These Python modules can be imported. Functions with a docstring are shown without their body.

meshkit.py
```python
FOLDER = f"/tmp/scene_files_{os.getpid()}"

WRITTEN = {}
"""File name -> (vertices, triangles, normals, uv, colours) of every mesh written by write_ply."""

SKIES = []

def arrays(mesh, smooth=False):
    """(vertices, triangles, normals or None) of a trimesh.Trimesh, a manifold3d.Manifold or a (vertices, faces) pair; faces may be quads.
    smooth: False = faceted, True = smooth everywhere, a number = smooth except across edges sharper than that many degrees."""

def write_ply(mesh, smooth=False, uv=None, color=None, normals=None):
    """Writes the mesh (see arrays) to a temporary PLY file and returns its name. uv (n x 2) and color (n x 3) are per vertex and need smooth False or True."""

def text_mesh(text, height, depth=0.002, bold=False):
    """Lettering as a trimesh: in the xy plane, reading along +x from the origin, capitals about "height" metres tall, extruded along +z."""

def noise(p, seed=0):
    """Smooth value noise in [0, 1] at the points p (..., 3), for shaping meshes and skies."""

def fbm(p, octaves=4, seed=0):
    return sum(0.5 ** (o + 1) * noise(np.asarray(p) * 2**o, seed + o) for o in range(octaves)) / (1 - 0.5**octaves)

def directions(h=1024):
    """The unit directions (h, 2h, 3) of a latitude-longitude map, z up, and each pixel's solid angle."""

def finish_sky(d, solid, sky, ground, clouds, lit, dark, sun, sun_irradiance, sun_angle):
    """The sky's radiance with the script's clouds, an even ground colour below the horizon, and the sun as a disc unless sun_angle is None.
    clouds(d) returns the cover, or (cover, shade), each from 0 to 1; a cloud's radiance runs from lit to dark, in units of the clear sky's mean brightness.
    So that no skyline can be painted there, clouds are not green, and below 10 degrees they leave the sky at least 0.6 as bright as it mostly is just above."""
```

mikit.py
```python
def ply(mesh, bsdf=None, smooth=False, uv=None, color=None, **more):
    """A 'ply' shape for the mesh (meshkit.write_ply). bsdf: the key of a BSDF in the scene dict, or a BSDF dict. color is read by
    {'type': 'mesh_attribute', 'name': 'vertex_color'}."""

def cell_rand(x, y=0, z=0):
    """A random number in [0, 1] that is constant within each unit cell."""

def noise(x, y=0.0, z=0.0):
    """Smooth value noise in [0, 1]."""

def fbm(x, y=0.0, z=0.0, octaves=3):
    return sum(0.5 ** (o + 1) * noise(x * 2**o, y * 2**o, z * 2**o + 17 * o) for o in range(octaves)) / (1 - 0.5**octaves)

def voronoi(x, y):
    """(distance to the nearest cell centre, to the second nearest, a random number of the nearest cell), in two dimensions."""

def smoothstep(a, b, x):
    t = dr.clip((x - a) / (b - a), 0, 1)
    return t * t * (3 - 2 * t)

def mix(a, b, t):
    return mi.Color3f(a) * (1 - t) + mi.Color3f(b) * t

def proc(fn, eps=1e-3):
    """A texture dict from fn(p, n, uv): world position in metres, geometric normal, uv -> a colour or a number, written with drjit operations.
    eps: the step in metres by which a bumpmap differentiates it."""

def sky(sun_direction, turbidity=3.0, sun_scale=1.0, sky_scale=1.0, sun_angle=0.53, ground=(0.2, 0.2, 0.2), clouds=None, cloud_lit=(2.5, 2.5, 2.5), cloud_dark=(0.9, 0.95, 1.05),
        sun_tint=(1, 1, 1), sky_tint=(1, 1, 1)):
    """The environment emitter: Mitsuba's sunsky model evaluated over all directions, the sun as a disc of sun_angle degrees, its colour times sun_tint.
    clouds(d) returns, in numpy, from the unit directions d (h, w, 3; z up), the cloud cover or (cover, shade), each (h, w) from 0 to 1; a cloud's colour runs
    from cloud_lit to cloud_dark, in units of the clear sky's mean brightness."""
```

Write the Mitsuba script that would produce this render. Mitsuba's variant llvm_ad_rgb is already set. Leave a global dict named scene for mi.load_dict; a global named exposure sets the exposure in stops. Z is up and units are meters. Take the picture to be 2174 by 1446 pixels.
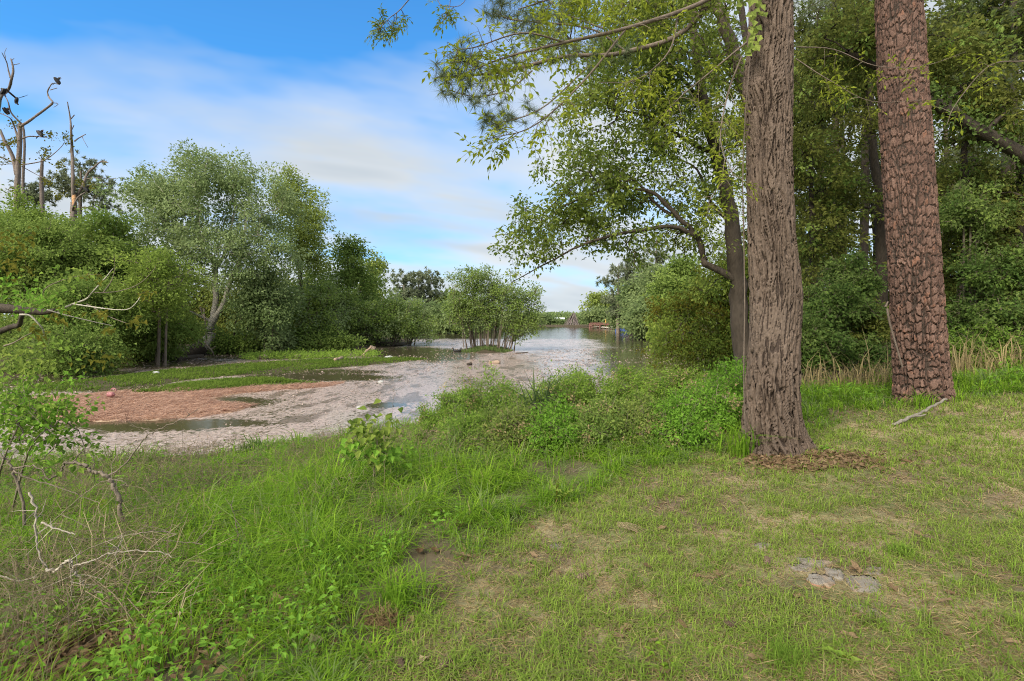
import math, zlib
import numpy as np, trimesh, drjit as dr, mitsuba as mi, mikit, meshkit
from mikit import noise, fbm, voronoi, cell_rand, smoothstep, mix
T = mi.ScalarTransform4f
scene, labels = {}, {}

# ------------------------------------------------------------------ camera, sky, exposure
F, CX, HY, CAMH = 1130.0, 1087.0, 680.0, 1.6      # focal length and horizon in photo pixels, eye height in metres
scene['camera'] = {'type': 'perspective', 'fov': math.degrees(2 * math.atan(CX / F)), 'fov_axis': 'x', 'near_clip': 0.05, 'far_clip': 6000.0,
                   'principal_point_offset_y': (723.0 - HY) / 1446.0,
                   'to_world': T().look_at(origin=[0, 0, CAMH], target=[0, 1, CAMH], up=[0, 0, 1])}


def cloud_cover(d):
    z = np.maximum(d[..., 2], 0.0)
    el = np.degrees(np.arcsin(np.clip(z, 0, 1)))
    az = np.degrees(np.arctan2(d[..., 0], d[..., 1]))
    k = 1.0 / (z + 0.28)
    q = np.stack([d[..., 0] * k * 1.5 + d[..., 1] * k * 0.5, d[..., 1] * k * 2.2 - d[..., 0] * k * 0.9, z * 0], -1)
    big = meshkit.fbm(q * 0.8 + 3.7, 3, seed=5)
    soft = meshkit.fbm(q * 1.7 + 11.0, 5, seed=9)
    streak = meshkit.fbm(np.stack([q[..., 0] * 0.6, q[..., 1] * 2.6, z * 0], -1) + 5.0, 4, seed=3)
    # the open blue of this sky lies high up, left of the view; a thin veil everywhere else
    hole = np.exp(-(((az + 22 - .4 * (el - 29)) / 25) ** 2 + ((el - 31) / 9.0) ** 2)) + 0.26 * np.exp(-(((az + 14) / 14) ** 2 + ((el - 10.5) / 3.2) ** 2)) + 0.2 * np.exp(-(((az + 42) / 14) ** 2 + ((el - 20) / 5) ** 2))
    hole = hole + 0.66 * np.exp(-(((az + 44) / 17) ** 2 + ((el - 27) / 6.5) ** 2))
    c = 0.80 + 0.95 * (soft - 0.5) + 0.5 * (big - 0.5) + 0.85 * (streak - 0.5) - 0.95 * hole + 0.30 * np.exp(-(el / 7.0) ** 2)
    c = np.clip(c, 0.02, 0.97)
    return c, np.clip(0.36 + 1.7 * (streak - 0.5) + 0.5 * (soft - .5) + 0.20 * np.exp(-(el / 9) ** 2), 0, 1)


scene['sky'] = mikit.sky((-0.50, -0.75, 0.66), turbidity=3.0, sun_scale=0.50, sky_scale=1.0, sun_angle=34, clouds=cloud_cover,
                         cloud_lit=(1.84, 1.90, 1.93), cloud_dark=(1.28, 1.40, 1.50), sun_tint=(0.86, 0.98, 1.14), sky_tint=(0.20, 0.57, 0.82), ground=(0.12, 0.13, 0.08))
exposure = 3.32

# ------------------------------------------------------------------ colours: every vertex carries (palette number + mix, brightness)
PAL, PALN = [], {}


def pal(name, a=None, b=None):
    if name not in PALN:
        PALN[name] = len(PAL) // 6
        PAL.extend([*a, *b])
    return PALN[name]


for n_, a_, b_ in [
    ('maple', (0.187, 0.263, 0.095), (0.361, 0.439, 0.205)), ('darkleaf', (0.167, 0.237, 0.059), (0.355, 0.422, 0.106)), ('midleaf', (0.148, 0.233, 0.053), (0.294, 0.383, 0.099)),
    ('limeleaf', (0.190, 0.275, 0.055), (0.341, 0.433, 0.096)), ('oakleaf', (0.144, 0.215, 0.044), (0.329, 0.386, 0.088)), ('hickory', (.235, .290, .030), (.400, .450, .065)),
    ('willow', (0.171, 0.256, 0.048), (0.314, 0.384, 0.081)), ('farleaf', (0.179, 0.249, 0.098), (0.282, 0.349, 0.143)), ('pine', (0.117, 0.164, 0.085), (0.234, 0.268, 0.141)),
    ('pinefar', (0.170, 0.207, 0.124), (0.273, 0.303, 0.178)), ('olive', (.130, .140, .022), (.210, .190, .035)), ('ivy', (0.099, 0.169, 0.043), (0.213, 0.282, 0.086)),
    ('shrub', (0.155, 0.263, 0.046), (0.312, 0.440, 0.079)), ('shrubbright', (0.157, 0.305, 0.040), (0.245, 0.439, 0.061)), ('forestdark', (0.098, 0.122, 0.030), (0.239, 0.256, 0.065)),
    ('lawn', (0.164, 0.278, 0.038), (0.346, 0.455, 0.089)), ('lawnyellow', (0.202, 0.215, 0.080), (0.290, 0.275, 0.130)), ('straw', (0.333, 0.256, 0.130), (0.570, 0.451, 0.248)), ('tallgrass', (0.125, 0.255, 0.024), (0.300, 0.468, 0.048)),
    ('tallgrass2', (0.157, 0.232, 0.072), (0.300, 0.369, 0.143)), ('deadstem', (0.200, 0.153, 0.099), (0.347, 0.275, 0.180)), ('reed', (.075, .120, .040), (.140, .185, .070)),
    ('spit', (.110, .190, .032), (.200, .280, .050)), ('deadleaf', (0.172, 0.109, 0.062), (0.414, 0.293, 0.179)), ('paleleaf', (.38, .29, .17), (.50, .40, .27)),
    ('bark', (.115, .088, .070), (.200, .160, .130)), ('barkdark', (.045, .036, .029), (.090, .070, .055)), ('barkpale', (.300, .270, .225), (.440, .400, .340)),
    ('barkgrey', (.180, .160, .135), (.270, .240, .205)), ('snag', (0.132, 0.105, 0.090), (0.209, 0.171, 0.151)), ('snagraw', (.520, .270, .130), (.620, .360, .190)),
    ('twig', (.150, .120, .090), (.250, .205, .160)), ('twigpale', (.300, .260, .210), (.430, .380, .310)), ('cone', (.085, .058, .042), (.190, .135, .095)),
    ('trunkone', (0.097, 0.069, 0.053), (0.152, 0.113, 0.090)), ('groove', (0.047, 0.034, 0.027), (0.065, 0.046, 0.038)), ('plate', (0.092, 0.053, 0.041), (0.175, 0.107, 0.084)), ('platered', (0.164, 0.084, 0.056), (0.212, 0.108, 0.076)),
    ('stone', (0.148, 0.129, 0.106), (0.211, 0.187, 0.161)), ('stonered', (.36, .19, .13), (.43, .25, .17)), ('dock', (0.174, 0.078, 0.066), (0.240, 0.124, 0.105)), ('dockpale', (.42, .37, .31), (.52, .47, .40)),
    ('black', (.012, .012, .014), (.028, .026, .028)), ('white', (.36, .36, .35), (.45, .45, .44)), ('jug', (.30, .11, .12), (.38, .17, .17)), ('blue', (.06, .10, .32), (.08, .14, .40)),
    ('orange', (.55, .30, .05), (.62, .38, .1)), ('log', (.24, .165, .12), (.36, .27, .205)), ('scum', (.32, .23, .195), (.52, .40, .355)), ('scumdark', (.12, .09, .065), (.23, .17, .13)),
    ('redbrush', (0.128, 0.100, 0.095), (0.187, 0.157, 0.147)), ('duckweed', (.20, .27, .16), (.30, .36, .24)), ('tin', (.55, .57, .60), (.65, .67, .70)), ('mudstraw', (0.449, 0.277, 0.201), (0.627, 0.440, 0.347)),
]:
    pal(n_, a_, b_)
_P = {}


def palette_colour(uv):
    t = _P['t']
    i = mi.UInt32(dr.maximum(uv.x, 0)) * 6
    f = dr.clip(uv.x - dr.floor(uv.x), 0, 1)
    a = [dr.gather(mi.Float, t, i + k) for k in range(6)]
    return mi.Color3f(dr.lerp(a[0], a[3], f), dr.lerp(a[1], a[4], f), dr.lerp(a[2], a[5], f)) * uv.y


def leaf_colour(p, n, uv):
    return dr.clip(palette_colour(uv), 0.0, 0.9)


def wood_colour(p, n, uv):
    g = fbm(p.x * 23, p.y * 23, p.z * 7, 3)
    big = noise(p.x * 2.1, p.y * 2.1, p.z * 0.9)
    return dr.clip(palette_colour(uv) * (0.62 + 0.76 * g) * (0.82 + 0.36 * big), 0.0, 0.95)


def wood_bump(p, n, uv):
    return fbm(p.x * 40, p.y * 40, p.z * 11, 3)


def plain_colour(p, n, uv):
    return dr.clip(palette_colour(uv) * (0.86 + 0.28 * fbm(p.x * 9, p.y * 9, p.z * 9, 3)), 0.0, 0.95)


scene['mat_leaf'] = {'type': 'principledthin', 'base_color': mikit.proc(leaf_colour), 'roughness': 0.5, 'diff_trans': 0.95, 'eta': 1.35}
scene['mat_wood'] = {'type': 'twosided', 'bsdf': {'type': 'bumpmap', 'arbitrary': mikit.proc(wood_bump, 4e-3), 'scale': 0.010,
                     'bsdf': {'type': 'principled', 'base_color': mikit.proc(wood_colour), 'roughness': 0.85, 'specular': 0.25}}}
scene['mat_plain'] = {'type': 'twosided', 'bsdf': {'type': 'principled', 'base_color': mikit.proc(plain_colour), 'roughness': 0.6, 'specular': 0.4}}


# ------------------------------------------------------------------ helpers
def rng_of(name):
    return np.random.default_rng(zlib.crc32(name.encode()))


def P(px, py, Y):
    """The point at depth Y metres that the photo shows at pixel (px, py)."""
    return np.array([(px - CX) / F * Y, Y, CAMH - (py - HY) / F * Y])


def unit(v):
    v = np.asarray(v, float)
    return v / (np.linalg.norm(v, axis=-1, keepdims=True) + 1e-12)


def smooth_line(pts, n=4):
    """Catmull-Rom through the points (k, d), n new points per span."""
    p = np.asarray(pts, float)
    if len(p) < 3:
        t = np.linspace(0, 1, n + 1)[:, None]
        return p[0] * (1 - t) + p[-1] * t
    q = np.vstack([2 * p[0] - p[1], p, 2 * p[-1] - p[-2]])
    out = []
    for i in range(len(p) - 1):
        a, b, c, d = q[i:i + 4]
        t = np.linspace(0, 1, n, endpoint=False)[:, None]
        out.append(0.5 * (2 * b + (c - a) * t + (2 * a - 5 * b + 4 * c - d) * t ** 2 + (3 * b - a - 3 * c + d) * t ** 3))
    return np.vstack(out + [p[-1:]])


class MB:
    """Collects faces; build() makes them one entry of the scene."""

    def __init__(self):
        self.v, self.f, self.uv, self.n = [], [], [], 0

    def add(self, v, f, u, b):
        v = np.asarray(v, float).reshape(-1, 3)
        self.v.append(v)
        self.f.append(np.asarray(f, np.int64) + self.n)
        self.uv.append(np.stack([np.broadcast_to(np.asarray(u, float), (len(v),)), np.broadcast_to(np.asarray(b, float), (len(v),))], 1))
        self.n += len(v)
        return self

    def tube(self, pts, rad, sides=5, col='bark', mixv=0.5, bright=1.0, rough=0.0, rng=None, cap=False):
        p = np.asarray(pts, float)
        r = np.broadcast_to(np.asarray(rad, float), (len(p),))
        t = unit(np.gradient(p, axis=0))
        ref = np.array([0, 0, 1.0]) if abs(t[:, 2]).mean() < 0.8 else np.array([1.0, 0, 0])
        a = unit(np.cross(t, ref))
        b = np.cross(t, a)
        ang = np.arange(sides) * 2 * np.pi / sides
        rr = r[:, None] * np.ones(sides)
        if rough and rng is not None:
            rr = rr * (1 + rough * rng.normal(size=rr.shape))
        v = p[:, None] + rr[..., None] * (np.cos(ang)[None, :, None] * a[:, None] + np.sin(ang)[None, :, None] * b[:, None])
        i, j = np.meshgrid(np.arange(len(p) - 1), np.arange(sides), indexing='ij')
        q = np.stack([i * sides + j, i * sides + (j + 1) % sides, (i + 1) * sides + (j + 1) % sides, (i + 1) * sides + j], -1).reshape(-1, 4)
        f = np.vstack([q[:, [0, 1, 2]], q[:, [0, 2, 3]]])
        v = v.reshape(-1, 3)
        if cap:
            k = len(v)
            v = np.vstack([v, p[:1], p[-1:]])
            jj = np.arange(sides)
            e = (len(p) - 1) * sides
            f = np.vstack([f, np.stack([(jj + 1) % sides, jj, jj * 0 + k], 1), np.stack([e + jj, e + (jj + 1) % sides, jj * 0 + k + 1], 1)])
        return self.add(v, f, pal(col) + np.clip(mixv, .03, .97), bright)

    def leaves(self, p, d, n, L, W, col, mixv, bright=1.0, fold=0.2, droop=0.1):
        """A folded diamond per leaf: base p, along d, facing n."""
        k = len(p)
        d = unit(d)
        n = unit(n - d * (n * d).sum(1, keepdims=True))
        s = np.cross(d, n)
        L, W = (np.broadcast_to(np.asarray(x, float), (k,))[:, None] for x in (L, W))
        m = p + d * L * 0.45
        v = np.stack([p, m + s * W / 2 + n * W * fold, p + d * L - n * L * droop, m - s * W / 2 + n * W * fold], 1)
        f = (np.arange(k) * 4)[:, None, None] + np.array([[0, 1, 2], [0, 2, 3]])
        u = np.broadcast_to(np.asarray([pal(col)] if isinstance(col, str) else col, float), (k,)) + np.clip(np.broadcast_to(mixv, (k,)), .03, .97)
        return self.add(v, f.reshape(-1, 3), np.repeat(u, 4), np.repeat(np.broadcast_to(np.asarray(bright, float), (k,)), 4))

    def blades(self, p, h, w, lean, az, col, mixv, curl=1.0, b0=0.7, b1=1.1, facing=None):
        """Grass blades: base p, height h, width w, leaning by lean towards azimuth az, curling over."""
        k = len(p)
        h, w, lean, az = (np.broadcast_to(np.asarray(x, float), (k,))[:, None] for x in (h, w, lean, az))
        out = np.concatenate([np.cos(az), np.sin(az), az * 0], 1)
        fa = az + np.pi / 2 if facing is None else np.broadcast_to(facing, (k,))[:, None]
        s = np.concatenate([np.cos(fa), np.sin(fa), fa * 0], 1) * w / 2
        up = np.array([0, 0, 1.0])
        m = p + out * h * lean * 0.35 + up * h * 0.58
        t = p + out * h * lean * (1.0 + 0.25 * curl) + up * h * np.maximum(1.0 - 0.35 * curl * lean, 0.25)
        v = np.stack([p - s, p + s, m - s * 0.85, m + s * 0.85, t], 1)
        f = (np.arange(k) * 5)[:, None, None] + np.array([[0, 1, 3], [0, 3, 2], [2, 3, 4]])
        u = np.broadcast_to(np.asarray([pal(col)] if isinstance(col, str) else col, float), (k,)) + np.clip(np.broadcast_to(mixv, (k,)), .03, .97)
        bb = np.stack([np.full(k, b0), np.full(k, b0), np.full(k, (b0 + b1) / 2), np.full(k, (b0 + b1) / 2), np.full(k, b1)], 1)
        return self.add(v, f.reshape(-1, 3), np.repeat(u, 5), bb.ravel())

    def box(self, c, size, col, mixv=0.5, bright=1.0, rotz=0.0):
        x, y, z = np.asarray(size, float) / 2
        v = np.array([[a, b, d] for a in (-x, x) for b in (-y, y) for d in (-z, z)])
        cs, sn = math.cos(rotz), math.sin(rotz)
        v = v @ np.array([[cs, sn, 0], [-sn, cs, 0], [0, 0, 1]]) + np.asarray(c, float)
        f = np.array([[0, 1, 3], [0, 3, 2], [4, 6, 7], [4, 7, 5], [0, 4, 5], [0, 5, 1], [2, 3, 7], [2, 7, 6], [0, 2, 6], [0, 6, 4], [1, 5, 7], [1, 7, 3]])
        return self.add(v, f, pal(col) + mixv, bright)

    def blob(self, c, r, col, mixv=0.5, bright=1.0, sub=2, lump=0.0, rng=None, axes=None):
        m = trimesh.creation.icosphere(subdivisions=sub)
        v = np.array(m.vertices)
        if lump:
            v = v * (1 + lump * (meshkit.fbm(v * 1.7 + (rng.random(3) * 20 if rng is not None else 0), 3) - 0.5))[:, None]
        v = v * np.asarray(r, float)
        if axes is not None:
            v = v @ np.asarray(axes)
        return self.add(v + np.asarray(c, float), m.faces, pal(col) + mixv, bright)

    def mesh(self):
        return trimesh.Trimesh(np.vstack(self.v), np.vstack(self.f), process=False), np.vstack(self.uv)

    def build(self, key, mat, smooth=False):
        if not self.v:
            return None
        m, uv = self.mesh()
        scene[key] = mikit.ply(m, mat, smooth=smooth, uv=uv)
        return key


TAKEN = {}


def numbered(name):
    k = TAKEN[name] = TAKEN.get(name, -1) + 1
    return name if k == 0 else f'{name}_{k:03d}'


def tag(key, label, cat=None, group=None, kind=None):
    labels[key] = {'label': label}
    if cat: labels[key]['category'] = cat
    if group: labels[key]['group'] = group
    if kind: labels[key]['kind'] = kind
    return key


def thing(name, label, cat, group=None):
    return tag(numbered(name), label, cat, group, 'thing')


def part(root, name):
    key = numbered(f'{root}__{name}')
    if name in ('crown', 'foliage', 'needle', 'sprout'):
        labels[key] = {'kind': 'stuff'}
    return key


# ------------------------------------------------------------------ the lie of the land
WATER = -1.2


def GP(px, py, z=WATER):
    """Where the ray of a pixel meets the level z."""
    Y = (CAMH - z) * F / (py - HY)
    return np.array([(px - CX) / F * Y, Y])


def signed(poly, x, y, closed=True):
    """Distance to a polyline, positive to the left of its run (closed: positive inside)."""
    x, y = np.asarray(x, float), np.asarray(y, float)
    p = np.asarray(poly, float)
    q = np.roll(p, -1, 0) if closed else p[1:]
    p = p if closed else p[:-1]
    best = np.full(x.shape, 1e18)
    side = np.zeros(x.shape)
    inside = np.zeros(x.shape, bool)
    for (ax, ay), (bx, by) in zip(p, q):
        dx, dy = bx - ax, by - ay
        t = np.clip(((x - ax) * dx + (y - ay) * dy) / (dx * dx + dy * dy + 1e-12), 0, 1)
        ex, ey = x - ax - t * dx, y - ay - t * dy
        d2 = ex * ex + ey * ey
        cr = dx * ey - dy * ex
        m = d2 < best
        best = np.where(m, d2, best)
        side = np.where(m, cr, side)
        if closed:
            c = ((ay > y) != (by > y)) & (x < dx * (y - ay) / (dy if dy else 1e-12) + ax)
            inside ^= c
    d = np.sqrt(best)
    return np.where(inside, d, -d) if closed else np.where(side > 0, d, -d)


LAWN_EDGE = smooth_line([(-9, -14), (-4, -5), (-2, -1), (-1.15, 1.1), (-.64, 2.36), (.05, 4.1), (1.45, 5.4), (2.75, 6.25), (3.9, 6.9), (5.2, 7.7), (7.2, 8.0), (9.2, 8.3), (14, 9.5), (30, 12)], 5)
SHORE = np.array([(-60, 5), (-40, 7), (-20, 8.6), (-12, 9.7), (-7.95, 10.7), (-5.4, 11.5), (-4.2, 12.7), (-3.1, 13.6), (-1.6, 14.4), (1, 15.4), (5, 16.8), (9, 19.5), (11.5, 26), (12.7, 38), (15, 52),
                  (20, 80), (24, 105), (30, 158), (33, 190), (24, 196), (15, 226), (4, 240), (-14, 243), (-40, 240), (-44, 215), (-36, 175), (-29, 130), (-20, 95), (-12.4, 68), (-11.8, 58), (-13.5, 49.5), (-18, 45.5), (-23.8, 43), (-27, 36), (-25, 28),
                  (-24, 24), (-34, 22), (-60, 24)])
GRASS_SPIT = np.array([GP(*q) for q in [(90, 818), (200, 806), (350, 786), (480, 776), (600, 768), (720, 762), (850, 759), (905, 763), (800, 774), (690, 783), (560, 793), (430, 803), (330, 817), (200, 829), (90, 830)]])
GRASS_SPIT2 = np.array([GP(*q) for q in [(285, 838), (370, 820), (480, 807), (560, 805), (640, 812), (700, 817), (560, 822), (440, 832), (350, 838)]])
MUD_FLAT = np.array([GP(*q) for q in [(20, 850), (130, 842), (250, 833), (330, 830), (460, 826), (600, 819), (728, 812), (700, 820), (620, 826), (540, 832), (490, 838), (440, 848), (480, 855), (530, 862), (500, 875), (420, 884), (330, 892), (200, 896), (100, 892), (20, 880)]])
ISLAND = np.array([GP(*q) for q in [(985, 746), (1005, 741), (1040, 739), (1070, 741), (1083, 745), (1060, 749), (1020, 751)]])


def sstep(a, b, x):
    t = np.clip((np.asarray(x) - a) / (b - a), 0, 1)
    return t * t * (3 - 2 * t)


def terrain(x, y):
    """(height, lawn weight, mud weight) of the ground at (x, y)."""
    x, y = np.asarray(x, float), np.asarray(y, float)
    s = signed(LAWN_EDGE, x, y, closed=False)
    w = -signed(SHORE, x, y)                                   # metres from the pond's edge, negative on the water
    up = np.clip(x, -3, 11)
    lawn = 0.045 * up + 0.03 * np.clip(x - 3, 0, 8) * sstep(3, 9, y)
    near = (y < 60) & (x > -30 + 0 * y)
    t = np.clip(s, 0, None) / (np.clip(s, 0, None) + np.clip(w, 0, None) + 0.02)
    slope = lawn * (1 - sstep(0.02, 1.0, t)) + (WATER + 0.02) * sstep(0.02, 1.0, t)
    z = np.where(s <= 0, lawn, slope)
    far = WATER + 0.06 + 0.10 * np.clip(w, 0, 6) + 0.012 * np.clip(w - 6, 0, 60)
    side = sstep(18, 30, y) * sstep(0, 4, w) + (x < -14) * sstep(0, 2, w) * sstep(13, 20, y)
    z = np.where(y > 18, np.where(s > 0, z * (1 - np.clip(side, 0, 1)) + far * np.clip(side, 0, 1), z), z)
    bed = WATER - np.minimum(0.55, 0.10 * np.clip(-w, 0, None))
    z = np.where(w < 0, bed, z)
    g = np.maximum.reduce([signed(GRASS_SPIT, x, y), signed(GRASS_SPIT2, x, y)])
    m = signed(MUD_FLAT, x, y)
    il = signed(ISLAND, x, y)
    wob = 0.45 * (meshkit.fbm(np.stack([x * 1.3, y * 0.55, x * 0], -1), 3, seed=4) - 0.5)
    z = np.where((g > -1) & (y < 60), np.maximum(z, WATER - 0.03 + 0.09 * sstep(-0.5, 0.8, g + wob)), z)
    z = np.where((m > -1) & (y < 60), np.maximum(z, WATER - 0.045 + 0.09 * sstep(-0.4, 0.5, m + wob) + 0.06 * meshkit.fbm(np.stack([x * 2.4, y * 1.2, x * 0], -1), 3, seed=8) * (m > -.3) - 0.02), z)
    z = np.where(il > -1, np.maximum(z, WATER - 0.1 + 0.42 * sstep(-0.7, 1.6, il)), z)
    q = np.stack([x, y, x * 0], -1)
    land = sstep(0.2, 2, w)
    z = z + land * (0.05 * (meshkit.fbm(q * 0.9, 3, seed=2) - 0.5) + 0.025 * (meshkit.fbm(q * 4.0, 2, seed=6) - 0.5)) * (1 + 0.8 * (s > 0.3))
    return z, sstep(0.10, -0.15, s + 0.35 * (meshkit.fbm(q * 2.2, 3, seed=12) - 0.5)), np.maximum(sstep(-0.5, 0.2, m + wob) * (y < 60), 0)


def ground_z(x, y):
    return terrain(x, y)[0]


def at_ground(px, py, lo=1.6, hi=300.0):
    """Where the ray of a pixel meets the ground."""
    Y = np.geomspace(lo, hi, 900)
    q = np.stack([(px - CX) / F * Y, Y, CAMH - (py - HY) / F * Y], 1)
    below = q[:, 2] < ground_z(q[:, 0], q[:, 1])
    k = int(np.argmax(below)) if below.any() else len(Y) - 1
    p = q[k].copy()
    p[2] = ground_z(p[0:1], p[1:2])[0]
    return p


def axis(a, b, fine, n):
    """Grid lines from a to b, finest around 'fine'."""
    t = np.linspace(np.arcsinh((a - fine) / 1.6), np.arcsinh((b - fine) / 1.6), n)
    return fine + 1.6 * np.sinh(t)


def grid_mesh(xs, ys):
    X, Y = np.meshgrid(xs, ys)
    k = np.arange(X.size).reshape(X.shape)
    f = np.vstack([np.stack([k[:-1, :-1], k[:-1, 1:], k[1:, 1:]], -1).reshape(-1, 3), np.stack([k[:-1, :-1], k[1:, 1:], k[1:, :-1]], -1).reshape(-1, 3)])
    return X.ravel(), Y.ravel(), f


gx, gy, gf = grid_mesh(np.unique(np.concatenate([axis(-2500, 2500, 0.5, 250), np.linspace(-16, -2, 50)])), np.unique(np.concatenate([axis(-2500, 3000, 3.0, 250), np.linspace(12, 36, 70)])))
gz, gl, gm = terrain(gx, gy)
_f = np.hypot(gx, gy)
gz = gz + 6.0 * sstep(500, 1400, _f) * 0


def ground_colour(p, n, uv):
    soil = mix((.10, .077, .050), (.185, .145, .095), fbm(p.x * 6, p.y * 6, 0, 4))
    thatch = mix((.185, .152, .085), (.30, .248, .15), fbm(p.x * 38, p.y * 38, 0, 3))
    lawn = mix(thatch, soil, smoothstep(.44, .60, fbm(p.x * 1.4 + 9, p.y * 1.4, 0, 4)))
    lawn = mix(lawn, (.090, .125, .035), 0.55 * smoothstep(.35, .6, fbm(p.x * 2.3, p.y * 2.3, 4, 3)))
    bank = mix((.060, .050, .030), (.125, .100, .062), fbm(p.x * 5, p.y * 5, 3, 4))
    bank = mix(bank, (.085, .115, .030), 0.6 * smoothstep(.4, .6, fbm(p.x * 1.7, p.y * 1.7, 7, 3)))
    mud = mix((.36, .235, .165), (.52, .375, .28), fbm(p.x * 9, p.y * 5, 1, 4))
    field = mix((.10, .17, .045), (.16, .21, .07), fbm(p.x * .05, p.y * .05, 1, 3))
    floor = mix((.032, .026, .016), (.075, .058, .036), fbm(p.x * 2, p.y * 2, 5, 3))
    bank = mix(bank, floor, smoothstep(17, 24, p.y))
    c = mix(bank, field, smoothstep(242, 250, p.y))
    c = mix(c, lawn, uv.x)
    return mix(c, mud, uv.y)


def ground_bump(p, n, uv):
    return fbm(p.x * 22, p.y * 22, p.z * 3, 4)


scene['mat_ground'] = {'type': 'twosided', 'bsdf': {'type': 'bumpmap', 'arbitrary': mikit.proc(ground_bump, 6e-3), 'scale': 0.02,
                       'bsdf': {'type': 'principled', 'base_color': mikit.proc(ground_colour), 'roughness': 0.92, 'specular': 0.2}}}
scene['ground'] = mikit.ply(trimesh.Trimesh(np.stack([gx, gy, gz], 1), gf, process=False), 'mat_ground', smooth=True, uv=np.stack([gl, gm], 1))
tag('ground', 'mown lawn sloping down a grassy bank to the pond and on under the woods', kind='structure')

# ------------------------------------------------------------------ the pond: murky water under a torn film of pinkish floating debris
wx, wy, wf = grid_mesh(np.unique(np.concatenate([np.linspace(-62, -14, 36), np.linspace(-14, 14, 110), np.linspace(14, 40, 30)])), np.geomspace(4.5, 252, 250))


def patch(px, py, rx, ry):
    """1 within an ellipse of the photo laid on the water, falling off outside."""
    c, e, g = GP(px, py), GP(px + rx, py), GP(px, py - ry)
    ax, ay = abs(e[0] - c[0]), abs(g[1] - c[1])
    sx = c[0] / c[1]
    return np.clip(1.6 - np.hypot((wx - sx * wy) / (ax * wy / c[1]), (wy - c[1]) / ay), 0, 1)


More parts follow.
